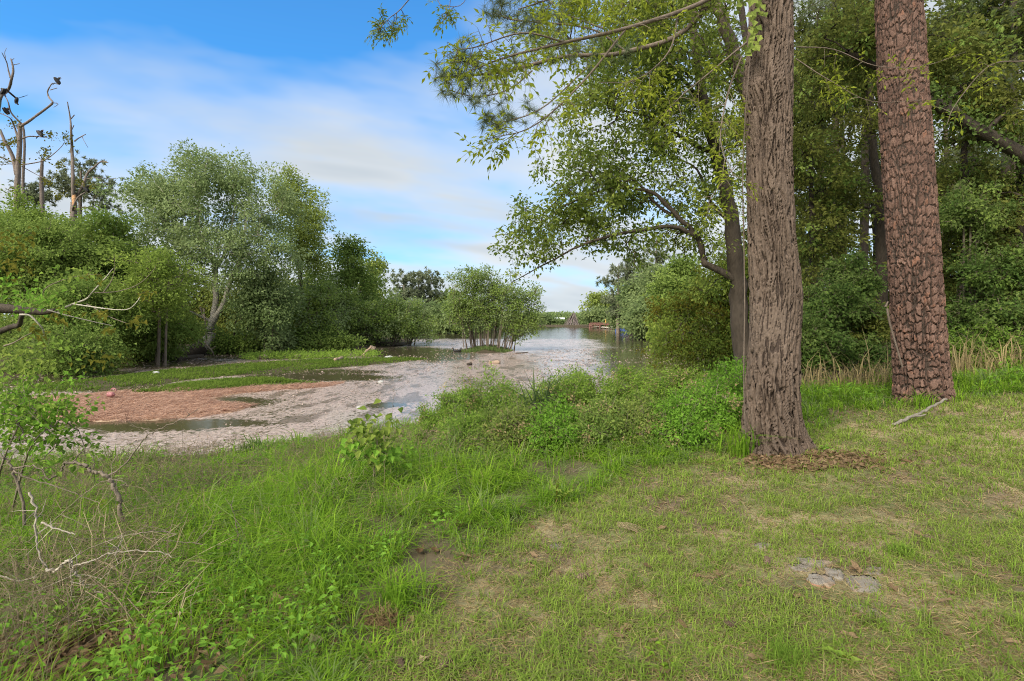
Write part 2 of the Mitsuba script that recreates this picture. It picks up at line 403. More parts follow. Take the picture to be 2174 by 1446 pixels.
film = np.full(wx.shape, 0.70)
film = film - 0.9 * sstep(74, 90, wy + 5 * (wx > 8) * 0)                       # open water beyond
clear = np.maximum.reduce([patch(*q) for q in [(690, 801, 110, 6), (560, 800, 40, 3), (455, 853, 90, 9), (300, 902, 130, 10), (420, 898, 110, 6), (820, 860, 36, 4), (600, 790, 160, 5), (860, 748, 95, 8), (940, 752, 60, 9), (1330, 752, 52, 12), (1400, 735, 40, 12),
                                               (250, 823, 190, 7), (150, 800, 150, 10), (1360, 783, 70, 12), (1460, 790, 90, 16), (300, 770, 140, 8), (120, 812, 120, 8), (1340, 715, 60, 10), (560, 757, 130, 4), (1420, 760, 60, 8)]])
film = film - 0.95 * clear
wet = np.maximum.reduce([patch(*q) for q in [(950, 830, 110, 40), (1000, 780, 130, 26), (1180, 740, 120, 18), (900, 880, 60, 20), (1050, 765, 110, 18)]])
film = np.clip(film, 0, 1)


def film_grain(p, uv):
    a = fbm(p.x * 1.1, p.y * 0.55, 2, 4)
    b = noise(p.x * 13, p.y * 10, 5) * 0.6 + noise(p.x * 29, p.y * 23, 1) * 0.4
    return smoothstep(.30, .72, uv.x + 0.55 * (a - 0.5) + (b - 0.5) * 0.95)


def water_weight(p, n, uv):
    return film_grain(p, uv) * (1 - 0.12 * uv.y)


def water_bump(p, n, uv):
    return fbm(p.x * 3, p.y * 3, 2, 2)


def film_colour(p, n, uv):
    c = mix((.34, .248, .208), (.69, .56, .51), noise(p.x * 14, p.y * 11, 3) * .55 + noise(p.x * 31, p.y * 24, 8) * .45)
    green = smoothstep(.52, .66, fbm(p.x * .5 + 3, p.y * .35, 6, 3)) * smoothstep(24, 14, p.y) * smoothstep(-7, 0, p.x)
    c = mix(c, (.36, .42, .31), green * 0.8)
    return mix(c, (.25, .19, .155), smoothstep(.56, .70, fbm(p.x * 1.9, p.y * .8, 4, 4)))


def film_bump(p, n, uv):
    return noise(p.x * 14, p.y * 11, 3) * .6 + noise(p.x * 31, p.y * 24, 8) * .4


scene['mat_water'] = {'type': 'twosided', 'bsdf': {'type': 'blendbsdf', 'weight': mikit.proc(water_weight),
    'a': {'type': 'bumpmap', 'arbitrary': mikit.proc(water_bump, 1e-2), 'scale': 0.004, 'bsdf': {'type': 'roughplastic', 'alpha': 0.02, 'int_ior': 1.33, 'diffuse_reflectance': {'type': 'rgb', 'value': (.075, .065, .035)}}},
    'b': {'type': 'bumpmap', 'arbitrary': mikit.proc(film_bump, 1e-2), 'scale': 0.012, 'bsdf': {'type': 'roughplastic', 'alpha': 0.11, 'int_ior': 1.45, 'diffuse_reflectance': mikit.proc(film_colour)}}}}
scene['pond'] = mikit.ply(trimesh.Trimesh(np.stack([wx, wy, np.full(wx.shape, WATER)], 1), wf, process=False), 'mat_water', smooth=True, uv=np.stack([film, wet], 1))
tag('pond', 'shallow pond, mostly covered by pinkish floating debris, with open murky water farther out', kind='structure')

# ------------------------------------------------------------------ trees
def clusters(rng, blobs, n):
    """n points in the ellipsoids (centre, radii, weight), thicker towards their skins."""
    w = np.array([b[2] * np.prod(b[1]) ** (2 / 3) for b in blobs])
    k = rng.choice(len(blobs), n, p=w / w.sum())
    d = unit(rng.normal(size=(n, 3)))
    r = rng.random(n) ** (1 / 2.6)
    c = np.array([b[0] for b in blobs])[k]
    q = rng.random(3) * 40
    lump = 0.42 + 1.12 * meshkit.fbm(d * 2.3 + q, 3)                 # uneven outline
    p = c + d * (r * lump)[:, None] * np.array([b[1] for b in blobs])[k]
    size = np.mean([np.mean(b[1]) for b in blobs])
    gap = meshkit.fbm(p * (1.5 / size) + q, 2)                       # open places between the boughs
    bad = gap < .40
    good = np.flatnonzero(~bad)
    if len(good) > 3:
        j = rng.choice(good, bad.sum())
        p[bad], d[bad] = p[j] + rng.normal(size=(bad.sum(), 3)) * size * .10, d[j]
    return p, d


def skeleton(rng, lines, targets, step, tip, power=0.5, arch=0.10, climb=0.6):
    """Branches from the given lines [(points, radii)] to every target; returns [(points, radii)] of the new ones."""
    pos = np.zeros((60000, 3))
    par = np.full(60000, -1)
    cap = np.full(60000, 1e9)
    n = 0
    for pts, rad in lines:
        k = len(pts)
        pos[n:n + k] = pts
        cap[n:n + k] = rad
        par[n + 1:n + k] = np.arange(n, n + k - 1)
        n += k
    n0 = n
    first = pos[:n0].copy()
    order = np.argsort([np.linalg.norm(first - t, axis=1).min() for t in targets])
    paths = []
    for t in np.asarray(targets)[order]:
        e = pos[:n] - t
        d = np.linalg.norm(e, axis=1) + climb * np.clip(e[:, 2] + 0.15 * np.linalg.norm(e[:, :2], axis=1), 0, None)
        j = int(np.argmin(d))
        a = pos[j]
        L = np.linalg.norm(t - a)
        k = max(2, min(9, int(math.ceil(L / step))))
        s = np.linspace(0, 1, k + 1)[1:, None]
        q = a + (t - a) * s + np.array([0, 0, 1]) * arch * L * np.sin(np.pi * s) + rng.normal(size=(k, 3)) * L * 0.035 * np.sin(np.pi * np.minimum(s * .98, 1))
        pos[n:n + k] = q
        par[n] = j
        par[n + 1:n + k] = np.arange(n, n + k - 1)
        paths.append(np.concatenate([[j], np.arange(n, n + k)]))
        n += k
    w = np.zeros(n)
    for p in paths:
        w[p[-1]] += 1
    for i in range(n - 1, n0 - 1, -1):
        if par[i] >= 0:
            w[par[i]] += w[i]
    r = np.minimum(tip * np.maximum(w, 1) ** power, cap[:n])
    out = []
    for p in paths:
        rr = r[p].copy()
        rr[0] = min(rr[0], rr[1] * 1.25)
        out.append((pos[p], rr))
    return out


def crown_leaves(mb, rng, cs, outward, rc, per, L, W, col, flat=0.7, tone=0.5, spread=0.22, alt=None, bright=1.0, droop=0.15):
    n = len(cs)
    c = np.repeat(cs, per, 0)
    ax = unit(outward * 0.8 + rng.normal(size=(n, 3)) * 0.65 + np.array([0, 0, 0.15]))        # each cluster is a spray along its own shoot
    t = rng.uniform(-0.9, 1.55, n * per)
    o = rng.normal(size=(n * per, 3)) * np.array([1, 1, flat]) * (0.62 - 0.22 * np.clip(t, 0, 2))[:, None]
    p = c + (np.repeat(ax, per, 0) * t[:, None] + o) * rc - np.array([0, 0, 0.10]) * (np.clip(t, 0, 2) ** 2)[:, None] * rc
    d = unit(unit(o) * 0.7 + np.repeat(outward, per, 0) * 0.4 + rng.normal(size=p.shape) * 0.6 + np.array([0, 0, -0.25]))
    nn = np.array([0, 0, 1.0]) + rng.normal(size=p.shape) * 0.55
    big = meshkit.fbm(cs * (1.1 / (rc * 3.2)) + rng.random(3) * 30, 2) - .5
    ct = np.clip(tone + 1.1 * big + spread * .7 * rng.normal(size=n), 0.03, 0.97)
    m = np.repeat(ct, per) + 0.17 * rng.normal(size=n * per)
    col_i = np.full(n * per, pal(col), float)
    if alt:
        col_i = np.where(np.repeat(rng.random(n) < alt[1], per), pal(alt[0]), col_i)
    s = rng.uniform(0.5, 1.5, n * per)
    mb.leaves(p, d, nn, L * s, W * s, col_i, m, bright, droop=droop)


def needle_tufts(mb, rng, cs, per, L, W, col, tone=0.5):
    n = len(cs)
    p = np.repeat(cs, per, 0)
    d = unit(rng.normal(size=p.shape) + np.array([0, 0, 0.35]))
    p = p + d * L * 0.05
    s = unit(np.cross(d, rng.normal(size=p.shape)))
    Ls = L * rng.uniform(0.7, 1.15, len(p))[:, None]
    v = np.stack([p - s * W / 2, p + s * W / 2, p + d * Ls + np.array([0, 0, -0.12]) * Ls], 1)
    f = np.arange(len(p) * 3).reshape(-1, 3)
    u = pal(col) + np.clip(np.repeat(tone + .2 * rng.normal(size=n), per) + .12 * rng.normal(size=len(p)), .03, .97)
    mb.add(v, f, np.repeat(u, 3), 1.0)


def E(px, py, Y, rx, ry, rd=None, w=1.0):
    """A crown ellipsoid given as the photo shows it, at depth Y."""
    a, b = rx / F * Y, ry / F * Y
    return (P(px, py, Y), np.array([a, rd if rd else (a + b) / 2, b]), w)


def foot(px, Y, dz=-0.1):
    x = (px - CX) / F * Y
    return np.array([x, Y, float(ground_z(np.array([x]), np.array([Y]))[0]) + dz])


def tree(name, label, cat, stems, blobs, ncl, per, L, W=None, col='midleaf', bark='bark', tip=0.012, rc=None, step=0.8, group=None, tone=0.5, alt=None, needles=False,
         spread=0.22, twigs=0, trunk_mix=0.5, climb=0.6, arch=0.10, power=0.5, flat=0.7, sides=6, seed='', limbs=(), droop=.15, lean=None):
    """stems: [(points, base radius, top radius)], the first ones the trunk; limbs: more of them, each a part of its own."""
    key = thing(name, label, cat, group)
    rng = rng_of(key + seed)
    lines, tmb = [], MB()
    for pts, r0, r1 in stems:
        q = smooth_line(pts, 4)
        q[1:-1] += rng.normal(size=(len(q) - 2, 3)) * r0 * 0.10
        rad = np.linspace(r0, r1, len(q))
        tmb.tube(q, rad, max(sides, 6) + 4 * (r0 > .15), bark, trunk_mix + 0.15 * rng.normal(), rough=.05, rng=rng)
        lines.append((q, rad))
    tk = part(key, 'trunk')
    for pts, r0, r1 in limbs:
        q = smooth_line(pts, 4)
        q[1:-1] += rng.normal(size=(len(q) - 2, 3)) * r0 * 0.12
        rad = np.linspace(r0, r1, len(q))
        MB().tube(q, rad, max(sides, 7), bark, trunk_mix, rough=.06, rng=rng).build(part(key, 'limb'), 'mat_wood', True)
        lines.append((q, rad))
    cs, outw = clusters(rng, blobs, ncl)
    size = np.mean([np.mean(b[1]) for b in blobs])
    for q, r in skeleton(rng, lines, cs, step, tip, power, arch, climb):
        tmb.tube(q, r, 5 if r[0] > 0.05 else 3, bark, trunk_mix + 0.1 * rng.normal())
    if twigs:
        k = rng.choice(len(cs), twigs)
        for c, o in zip(cs[k], outw[k]):
            d = unit(o + rng.normal(size=3) * .6 + np.array([0, 0, .3])) * (rc or size * .3) * 1.7
            tmb.tube([c, c + d * .5 + rng.normal(size=3) * .05 * size * .2, c + d], [tip, tip * .8, tip * .4], 3, bark, trunk_mix)
    tmb.build(tk, 'mat_wood', True)
    cm = MB()
    rc = rc or size * 0.30
    if needles:
        sub = np.repeat(cs, needles, 0) + rng.normal(size=(len(cs) * needles, 3)) * rc * np.array([1, 1, .45])
        needle_tufts(cm, rng, sub, per, L, W or L * .05, col, tone)
    else:
        crown_leaves(cm, rng, cs, outw, rc, per, L, W or L * 0.62, col, flat=flat, tone=tone, spread=spread, alt=alt, droop=droop)
    cm.build(part(key, 'crown'), 'mat_leaf')
    return key


# ---- woods on the left bank
G_BANK = 'trees crowding the far left bank'
big = foot(445, 43)
tree('rounded_tree', 'largest rounded pale green tree on the left bank, with pale forked limbs', 'tree',
     [([foot(395, 42.5), P(432, 735, 42.6), P(443, 715, 43), P(446, 690, 43)], .50, .34), ([P(446, 700, 43), P(455, 660, 43), P(458, 600, 43.2), P(452, 555, 43.4), P(428, 520, 43.4), P(420, 470, 43.5), P(425, 400, 43.5)], .26, .09),
      ([P(448, 690, 43), P(475, 645, 42.6), P(490, 590, 42.4), P(510, 550, 42.3), P(522, 470, 42.2)], .24, .08), ([P(452, 580, 43.2), P(480, 530, 44), P(500, 440, 44.5)], .15, .06), ([P(445, 680, 43), P(400, 660, 42), P(350, 636, 41)], .12, .04)],
     [E(440, 440, 43, 135, 90), E(450, 370, 43.5, 105, 48), E(325, 430, 43, 62, 80), E(570, 450, 43.5, 62, 85), E(480, 540, 42, 110, 60, w=.8), E(365, 540, 42.5, 70, 70, w=.7), E(590, 540, 43, 55, 55, w=.7)],
     820, 56, .20, .12, 'maple', 'barkpale', tip=.009, rc=.62, twigs=120, tone=.55)
tree('bank_tree', 'dark green tree just behind the right shoulder of the largest rounded tree', 'tree', [([foot(640, 52), P(640, 650, 52), P(636, 560, 52), P(640, 430, 52)], .35, .08)],
     [E(640, 460, 52, 48, 72), E(650, 540, 52, 45, 60), E(615, 400, 52.5, 30, 32)], 260, 56, .22, .13, 'darkleaf', 'barkdark', rc=.72, tone=.75, group=None)
tree('bank_tree', 'mid green tree with an uneven top above the leaning saplings', 'tree', [([foot(745, 58), P(742, 660, 58), P(738, 540, 58)], .28, .08)],
     [E(745, 555, 58, 45, 40), E(700, 610, 57, 55, 45), E(770, 610, 58, 45, 50), E(740, 525, 58, 22, 18)], 240, 40, .28, .17, 'midleaf', 'barkdark', rc=.75, tone=.5)
tree('bank_tree', 'narrow dark crown peering over the saplings at the right end of the left bank', 'tree', [([foot(790, 75), P(792, 650, 75), P(790, 560, 75)], .25, .08)],
     [E(790, 560, 75, 20, 22), E(785, 610, 75, 35, 35)], 90, 36, .36, .22, 'darkleaf', 'barkdark', rc=.8, tone=.6)
FILL = [(40, 560, 52, 90, 90, 700), (180, 560, 55, 90, 80, 760), (300, 600, 56, 70, 90, 760), (420, 640, 58, 80, 70, 755), (560, 640, 60, 80, 75, 752), (680, 660, 62, 75, 70, 748), (110, 690, 46, 110, 70, 790), (260, 700, 50, 110, 60, 775), (400, 705, 54, 100, 45, 757), (590, 700, 56, 110, 48, 752), (20, 720, 36, 90, 70, 800)]
FL = ['behind the snags', 'behind the pale broken trunk', 'left of the rounded tree, farther in', 'behind the rounded tree', 'between the rounded tree and the saplings', 'behind the leaning saplings', 'low over the water at the far left', 'low over the still backwater', 'low behind the forked limbs', 'low beside the thin dark stems', 'low at the left edge of the picture']
for (px, py, Y, rx, ry, b), w_ in zip(FILL, FL):
    rg = rng_of(w_)
    st = [([foot(px + rg.uniform(-30, 30) + k * 34, Y, -.3), P(px + k * 30, py + ry * .7, Y), P(px + k * 24 + rg.uniform(-15, 15), py - ry * .3, Y)], .16, .05) for k in (-1, 0, 1)]
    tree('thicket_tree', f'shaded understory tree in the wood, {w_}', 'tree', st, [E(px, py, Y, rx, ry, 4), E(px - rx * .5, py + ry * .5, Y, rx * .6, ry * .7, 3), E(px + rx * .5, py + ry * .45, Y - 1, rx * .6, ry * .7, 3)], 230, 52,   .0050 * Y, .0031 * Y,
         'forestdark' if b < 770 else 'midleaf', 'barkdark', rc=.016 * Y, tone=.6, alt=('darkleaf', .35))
for i, (px, Y, lean, top, w_) in enumerate([(492, 46, 12, 650, 'left of the pair'), (515, 47, 12, 690, 'right of the pair'), (590, 50, 4, 640, 'beside the leafless gap'), (650, 51, -6, 640, 'behind the first sapling'), (345, 45, 8, 640, 'near the uprooted butt'), (255, 42, -5, 660, 'at the backwater')]):
    k = thing('dark_stem', f'thin dark leafless trunk standing in the flooded wood, {w_}', 'tree')
    MB().tube(smooth_line([foot(px, Y, -.3), P(px + lean * .4, 720, Y), P(px + lean, top, Y)]), np.linspace(.13, .05, 9), 6, 'barkdark', .4).build(k, 'mat_wood', True)
LEFT = [('pale lime bush-like tree crown standing out bright before the woods', 335, 590, 33, 52, 52, 'limeleaf', .55, 130, 30, 770), ('broad fresh green tree filling the left edge below the snags', 70, 540, 34, 105, 80, 'midleaf', .75, 330, 42, 790),
        ('fresh green tree between the left edge tree and the rounded tree', 215, 530, 38, 85, 75, 'midleaf', .65, 300, 42, 780), ('low mid green tree leaning over the backwater', 180, 650, 31, 105, 62, 'midleaf', .45, 280, 42, 795),
        ('yellowish green tree top just under the tallest snag', 50, 480, 38, 70, 45, 'limeleaf', .35, 170, 36, 790), ('round shrubby tree over the muddy backwater', 330, 680, 36, 85, 50, 'midleaf', .5, 200, 40, 775),
        ('soft green tree with drooping sprays below the rounded tree', 560, 640, 44, 62, 55, 'maple', .4, 170, 40, 757), ('leafy bush at the foot of the left wood', 175, 740, 27.5, 60, 40, 'midleaf', .55, 120, 40, 800)]
for lab, px, py, Y, rx, ry, c, tone, n, per, b in LEFT:
    tree('leafy_tree', lab, 'tree', [([foot(px, Y, -.3), P(px + 4, py + ry * .8, Y), P(px - 3, py - ry * .4, Y)], .10, .03), ([foot(px + 15, Y, -.3), P(px + 20, py + ry * .7, Y), P(px + 26, py, Y)], .08, .025)],
         [E(px, py, Y, rx, ry, 3.2), E(px - rx * .45, py + ry * .4, Y - 1, rx * .55, ry * .6, 2), E(px + rx * .5, py + ry * .35, Y - .5, rx * .5, ry * .55, 2), E(px + rx * .1, py - ry * .55, Y, rx * .5, ry * .45, 2), E(px, py + ry, Y - .5, rx * .7, ry * .5, 2, .8)], int(n * 1.2), int(per * 1.5), .0050 * Y, .0031 * Y, c, 'bark', rc=.0155 * Y, tone=tone, twigs=40)
for px, Y, rx, ry, c_, w_ in [(70, 28, 60, 34, 'midleaf', 'below the left edge trees'), (150, 29, 55, 30, 'midleaf', 'at the near end of the backwater'), (250, 36, 60, 26, 'darkleaf', 'along the backwater'), (320, 38, 55, 28, 'midleaf', 'left of the uprooted butt'), (500, 44.5, 55, 24, 'midleaf', 'right of the uprooted butt'), (570, 45.5, 50, 26, 'maple', 'below the drooping soft green tree'), (640, 46.8, 45, 24, 'midleaf', 'at the start of the sapling row'), (710, 48.2, 45, 22, 'midleaf', 'under the first saplings')]:
    by = HY + (CAMH - float(foot(px, Y, 0)[2])) / Y * F
    tree('bank_bush', f"low bush at the left bank's waterline, {w_}", 'bush', [([foot(px + s_, Y, -.1), P(px + s_ * 1.4, by - ry, Y)], .04, .015) for s_ in (-10, 8)],
         [E(px, by - ry * .9, Y, rx, ry, 1.2), E(px - rx * .5, by - ry * .5, Y - .4, rx * .5, ry * .6, .9), E(px + rx * .5, by - ry * .6, Y - .3, rx * .5, ry * .6, .9)], 110, 40, .0048 * Y, .003 * Y, c_, 'bark', rc=.011 * Y, tone=.6, twigs=20)
# the fallen, uprooted butt of the rounded tree and its pale hanging roots
k = thing('driftwood_snag', 'tangle of pale curling roots and dark uprooted butt at the foot of the rounded tree', 'driftwood')
m = MB()
m.tube(smooth_line([P(352, 765, 41), P(400, 752, 41.4), P(432, 735, 42)]), np.linspace(.35, .55, 9), 8, 'barkdark', .2)
m.build(part(k, 'butt'), 'mat_wood', True)
m = MB()
rg = rng_of('roots')
for q in [[(432, 655), (436, 690), (438, 715), (436, 735)], [(432, 690), (418, 705), (422, 725), (412, 742)], [(436, 730), (450, 745), (455, 760)], [(440, 735), (448, 742), (458, 735)], [(425, 652), (430, 668), (436, 675)], [(408, 705), (412, 690), (432, 684)], [(437, 755), (440, 775), (438, 792)]]:
    p_ = smooth_line([P(a, b, 41.2 + rg.uniform(-.3, .3)) for a, b in q])
    m.tube(p_, np.linspace(.075, .03, len(p_)), 5, 'twig', .6)
m.build(part(k, 'root'), 'mat_wood', True)
# saplings along the left bank's right end
rs = rng_of('saplings')
for i in range(19):
    t = i / 18
    px = 640 + 235 * t + rs.uniform(-8, 8)
    Y = 48.5 + 10.5 * t + rs.uniform(-.5, 1.5) + (6 if i % 3 == 1 else 0)
    h = rs.uniform(95, 150) * (1 - .28 * t) * 50 / Y
    b = foot(px, Y, -.25)
    by = HY + (CAMH - b[2]) / Y * F
    st = []
    for j in range(int(rs.integers(3, 6))):
        dx, l = rs.uniform(-7, 7), rs.uniform(6, 42)
        st.append(([b + np.array([dx * .05, rs.uniform(-.4, .4), 0]), P(px + dx + l * .35, by - h * .4, Y), P(px + dx + l, by - h * .85, Y + rs.uniform(-.6, .6))], .075, .025))
    words_ = ['first', 'second', 'third', 'fourth', 'fifth', 'sixth', 'seventh', 'eighth', 'ninth', 'tenth', 'eleventh', 'twelfth', 'thirteenth', 'fourteenth', 'fifteenth', 'sixteenth', 'seventeenth', 'eighteenth', 'nineteenth']
    tree('bank_sapling', f'many-stemmed leaning sapling in the waterside row, {words_[i]} along from the wood', 'sapling', st, [E(px + 14, by - h * .78, Y, 36, 34, 1.8), E(px + 26, by - h * .5, Y - .6, 34, 26, 1.5), E(px - 8, by - h * .55, Y + .5, 26, 26, 1.5), E(px + 4, by - h * 1.0, Y, 24, 18, 1.2)],
         84, 38, .20, .12, 'midleaf' if i % 4 else 'limeleaf', 'bark', rc=.52, tone=.45 + .2 * rs.random(), group='leaning saplings along the left bank', sides=5, alt=('maple', .35), twigs=14)
# the clump on its own islet
rs = rng_of('clump')
CL = [(990, 40), (1000, 15), (1006, -35), (1014, 5), (1022, -25), (1030, 10), (1036, -8), (1046, 12), (1052, -18), (1060, 18), (1068, -6), (1074, 34), (1080, 16), (1085, 48)]
b0 = P(1035, 744, 48.4)
for i, (px, l) in enumerate(CL):
    dl = (px - 1035) * .85 + l * .28
    Y = 48.4 + rs.uniform(-.8, .9)
    b = np.array([(px - CX) / F * Y, Y, WATER + .05 if abs(px - 1035) < 40 else WATER - .15])
    h = rs.uniform(142, 176) * (1 - .0030 * abs(px - 1012)) if px < 1055 else rs.uniform(105, 142)
    st = []
    for j in range(4):
        e = rs.uniform(-16, 16)
        st.append(([b + np.array([rs.uniform(-.3, .3), rs.uniform(-.3, .3), 0]), P(px + dl * .3 + e * .3, 745 - h * .45, Y), P(px + dl * .85 + e, 745 - h * rs.uniform(.7, 1), Y)], .05, .015))
    tree('islet_sapling', f'slender-stemmed sapling in the clump on the islet, {words_[i]} stem from the islet\'s near-left end', 'sapling', st,
         [E(px + dl * .7, 745 - h * .90, Y, 22, 30, 1.2), E(px + dl * .85, 745 - h * .58, Y, 30, 24, 1.4, .9), E(px + dl * .8, 745 - h * .38, Y, 26, 14, 1.1, .45)], 62, 32, .17, .10, 'midleaf', 'bark', rc=.42, tone=.5 + .15 * rs.random(), sides=5, group='saplings of the islet clump', alt=('maple', .4), twigs=10)
# ---- pines beyond the saplings, bushes between
for i, (px, w_) in enumerate([(858, 'left'), (888, 'middle'), (912, 'right'), (940, 'low outermost')]):
    Y = 132 + 3 * i
    top = [576, 580, 576, 622][i]
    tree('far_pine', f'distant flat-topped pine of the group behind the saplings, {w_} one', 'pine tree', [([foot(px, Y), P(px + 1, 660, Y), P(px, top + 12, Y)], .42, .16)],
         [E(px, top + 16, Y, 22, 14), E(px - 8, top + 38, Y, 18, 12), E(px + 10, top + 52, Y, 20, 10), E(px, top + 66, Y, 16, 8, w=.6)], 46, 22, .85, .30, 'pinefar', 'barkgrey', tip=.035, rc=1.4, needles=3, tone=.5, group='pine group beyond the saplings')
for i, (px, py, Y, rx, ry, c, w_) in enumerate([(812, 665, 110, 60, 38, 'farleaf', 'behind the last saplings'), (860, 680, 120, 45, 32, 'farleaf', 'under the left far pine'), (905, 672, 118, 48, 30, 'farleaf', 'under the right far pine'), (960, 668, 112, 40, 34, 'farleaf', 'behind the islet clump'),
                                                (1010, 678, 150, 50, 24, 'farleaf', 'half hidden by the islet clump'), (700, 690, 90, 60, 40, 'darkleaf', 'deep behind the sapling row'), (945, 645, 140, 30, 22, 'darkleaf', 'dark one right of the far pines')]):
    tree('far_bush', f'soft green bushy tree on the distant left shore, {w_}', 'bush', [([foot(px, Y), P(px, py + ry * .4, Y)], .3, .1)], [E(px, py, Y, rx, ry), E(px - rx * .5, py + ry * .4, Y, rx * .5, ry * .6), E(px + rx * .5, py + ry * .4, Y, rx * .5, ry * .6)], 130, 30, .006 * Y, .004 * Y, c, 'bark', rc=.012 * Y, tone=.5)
# ---- far shore
rs = rng_of('farshore')
for i, px in enumerate([1095, 1112, 1128, 1146, 1158, 1172, 1188, 1236, 1250]):
    Y = 246 + rs.uniform(0, 8)
    ry = [9, 8, 9, 13, 12, 7, 6, 9, 14][i]
    tree('shore_bush', f'{"tall" if ry > 10 else "low"} bush on the far shore of the pond, {words_[i]} from the islet clump', 'bush', [([foot(px, Y), P(px, 690 - ry, Y)], .2, .08)], [E(px, 694 - ry, Y, 13, ry)], 60, 20, 1.0, .6, 'farleaf', 'bark', rc=1.3, tone=.35, group='bushes along the far shore')
k = thing('brush_cone', 'brown cone-shaped heap of bare brush at the far end of the pond', 'brush pile')
m = MB()
for j in range(110):
    a = rs.uniform(0, 6.28)
    r = rs.uniform(.2, 1) ** .7 * 4.4
    b = P(1213, 696, 236) + np.array([math.cos(a) * r, math.sin(a) * r, 0])
    t = P(1218, 664 + 22 * rs.random() ** 1.6 * (r / 4.4), 236) + np.array([math.cos(a) * r * .15, math.sin(a) * r * .15, 0])
    m.tube([b, (b + t) / 2 + rs.normal(size=3) * .25, t], [.12, .10, .05], 3, 'redbrush', .3 + .5 * rs.random())
m.build(k, 'mat_wood')
k = thing('shed', 'tiny pale shed roof showing in the field beyond the far shore', 'shed')
MB().box([(1187 - CX) / F * 420, 420, 1.7], [8, 5, 1.7], 'tin').build(part(k, 'wall'), 'mat_plain')
p0 = np.array([(1187 - CX) / F * 420, 420, 2.55])
MB().add(p0 + np.array([[-4.4, -3, 0], [4.4, -3, 0], [4.4, 3, 0], [-4.4, 3, 0], [-4.4, 0, 1.2], [4.4, 0, 1.2]]), [[0, 1, 5], [0, 5, 4], [2, 3, 4], [2, 4, 5], [0, 4, 3], [1, 2, 5]], pal('tin') + .5, 1).build(part(k, 'roof'), 'mat_plain')
m = MB()
n = 5200
x = rs.uniform(-420, 560, n)
y = 640 + rs.uniform(0, 60, n)
hh = 8.8 + 2.0 * meshkit.fbm(np.stack([x * .03, y * .03, x * 0], 1), 3) + rs.normal(size=n) * .9
for lev in range(4):
    p = np.stack([x + rs.normal(size=n) * 2, y + rs.normal(size=n), ground_z(x, y) + hh * (1 - .26 * lev) - 1.2], 1)
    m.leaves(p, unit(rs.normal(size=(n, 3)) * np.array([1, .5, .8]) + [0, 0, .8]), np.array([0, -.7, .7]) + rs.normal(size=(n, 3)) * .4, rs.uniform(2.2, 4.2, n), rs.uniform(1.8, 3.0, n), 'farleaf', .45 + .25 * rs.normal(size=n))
m.build(tag('far_woods', 'low line of distant woods along the horizon', 'woods', kind='stuff'), 'mat_leaf')

# ---- right shore
tree('shore_tree', 'darker round-topped tree at the far end of the right shore', 'tree', [([foot(1278, 205), P(1278, 660, 205), P(1274, 635, 205)], .5, .15)], [E(1272, 642, 205, 19, 14), E(1288, 655, 205, 17, 15), E(1254, 652, 205, 8, 6)], 110, 26, .95, .6, 'darkleaf', 'barkdark', rc=1.8, tone=.8)
tree('shore_tree', 'light green round bush-like tree behind the little dock', 'tree', [([foot(1268, 198), P(1268, 670, 198)], .3, .1)], [E(1268, 670, 198, 20, 14), E(1294, 674, 196, 18, 13)], 120, 28, .85, .55, 'farleaf', 'bark', rc=1.6, tone=.75)
for i, (px, top, Y, w_) in enumerate([(1312, 560, 120, 'left and lowest'), (1345, 528, 118, 'middle'), (1392, 508, 112, 'right and tallest')]):
    tree('shore_pine', f'open-crowned pine rising behind the right shore trees, {w_} of three', 'pine tree', [([foot(px, Y), P(px, 640, Y), P(px + 2, top, Y)], .4, .10)],
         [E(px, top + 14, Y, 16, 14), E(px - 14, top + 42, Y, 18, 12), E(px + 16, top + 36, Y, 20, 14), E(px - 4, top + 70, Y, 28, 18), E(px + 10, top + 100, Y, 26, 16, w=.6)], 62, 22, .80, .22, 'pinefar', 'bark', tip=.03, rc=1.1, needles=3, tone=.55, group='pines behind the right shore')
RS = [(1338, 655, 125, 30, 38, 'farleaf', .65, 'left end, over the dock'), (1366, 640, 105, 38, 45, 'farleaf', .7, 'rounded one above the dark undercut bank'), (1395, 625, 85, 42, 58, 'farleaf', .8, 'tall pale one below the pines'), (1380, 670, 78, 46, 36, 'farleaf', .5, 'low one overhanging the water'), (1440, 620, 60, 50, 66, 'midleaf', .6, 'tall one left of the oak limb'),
      (1432, 690, 52, 42, 45, 'willow', .6, 'yellow-green one low over the water')]
for px, py, Y, rx, ry, c, tn, w_ in RS:
    tree('shore_tree', f'dense leafy tree on the right shore, {w_}', 'tree', [([foot(px + 8, Y, -.4), P(px + 6, py + ry * .7, Y), P(px, py, Y)], .25, .08), ([foot(px + 18, Y, -.4), P(px + 14, py + ry * .6, Y)], .2, .08)],
         [E(px, py, Y, rx, ry, None), E(px - rx * .45, py + ry * .5, Y - 2, rx * .6, ry * .5), E(px + rx * .4, py + ry * .45, Y - 1, rx * .6, ry * .55), E(px + rx * .2, py - ry * .6, Y, rx * .5, ry * .4)], 270, 36, .0058 * Y, .0038 * Y, c, 'bark', rc=.0135 * Y, tone=tn, twigs=30)
k = thing('brush_heap', 'reddish bare brush hanging over the undercut right bank', 'brush pile')
m = MB()
for j in range(260):
    a = P(rs.uniform(1342, 1412), rs.uniform(690, 708), 82 + rs.uniform(-3, 3))
    t = a + np.array([rs.normal() * 1.3, rs.normal() * .8 - .8, -rs.uniform(.8, 2.2)])
    t[2] = max(t[2], WATER - .1)
    m.tube([a, (a + t) / 2 + rs.normal(size=3) * .25, t], [.07, .05, .03], 3, 'redbrush', rs.random())
m.build(k, 'mat_wood')
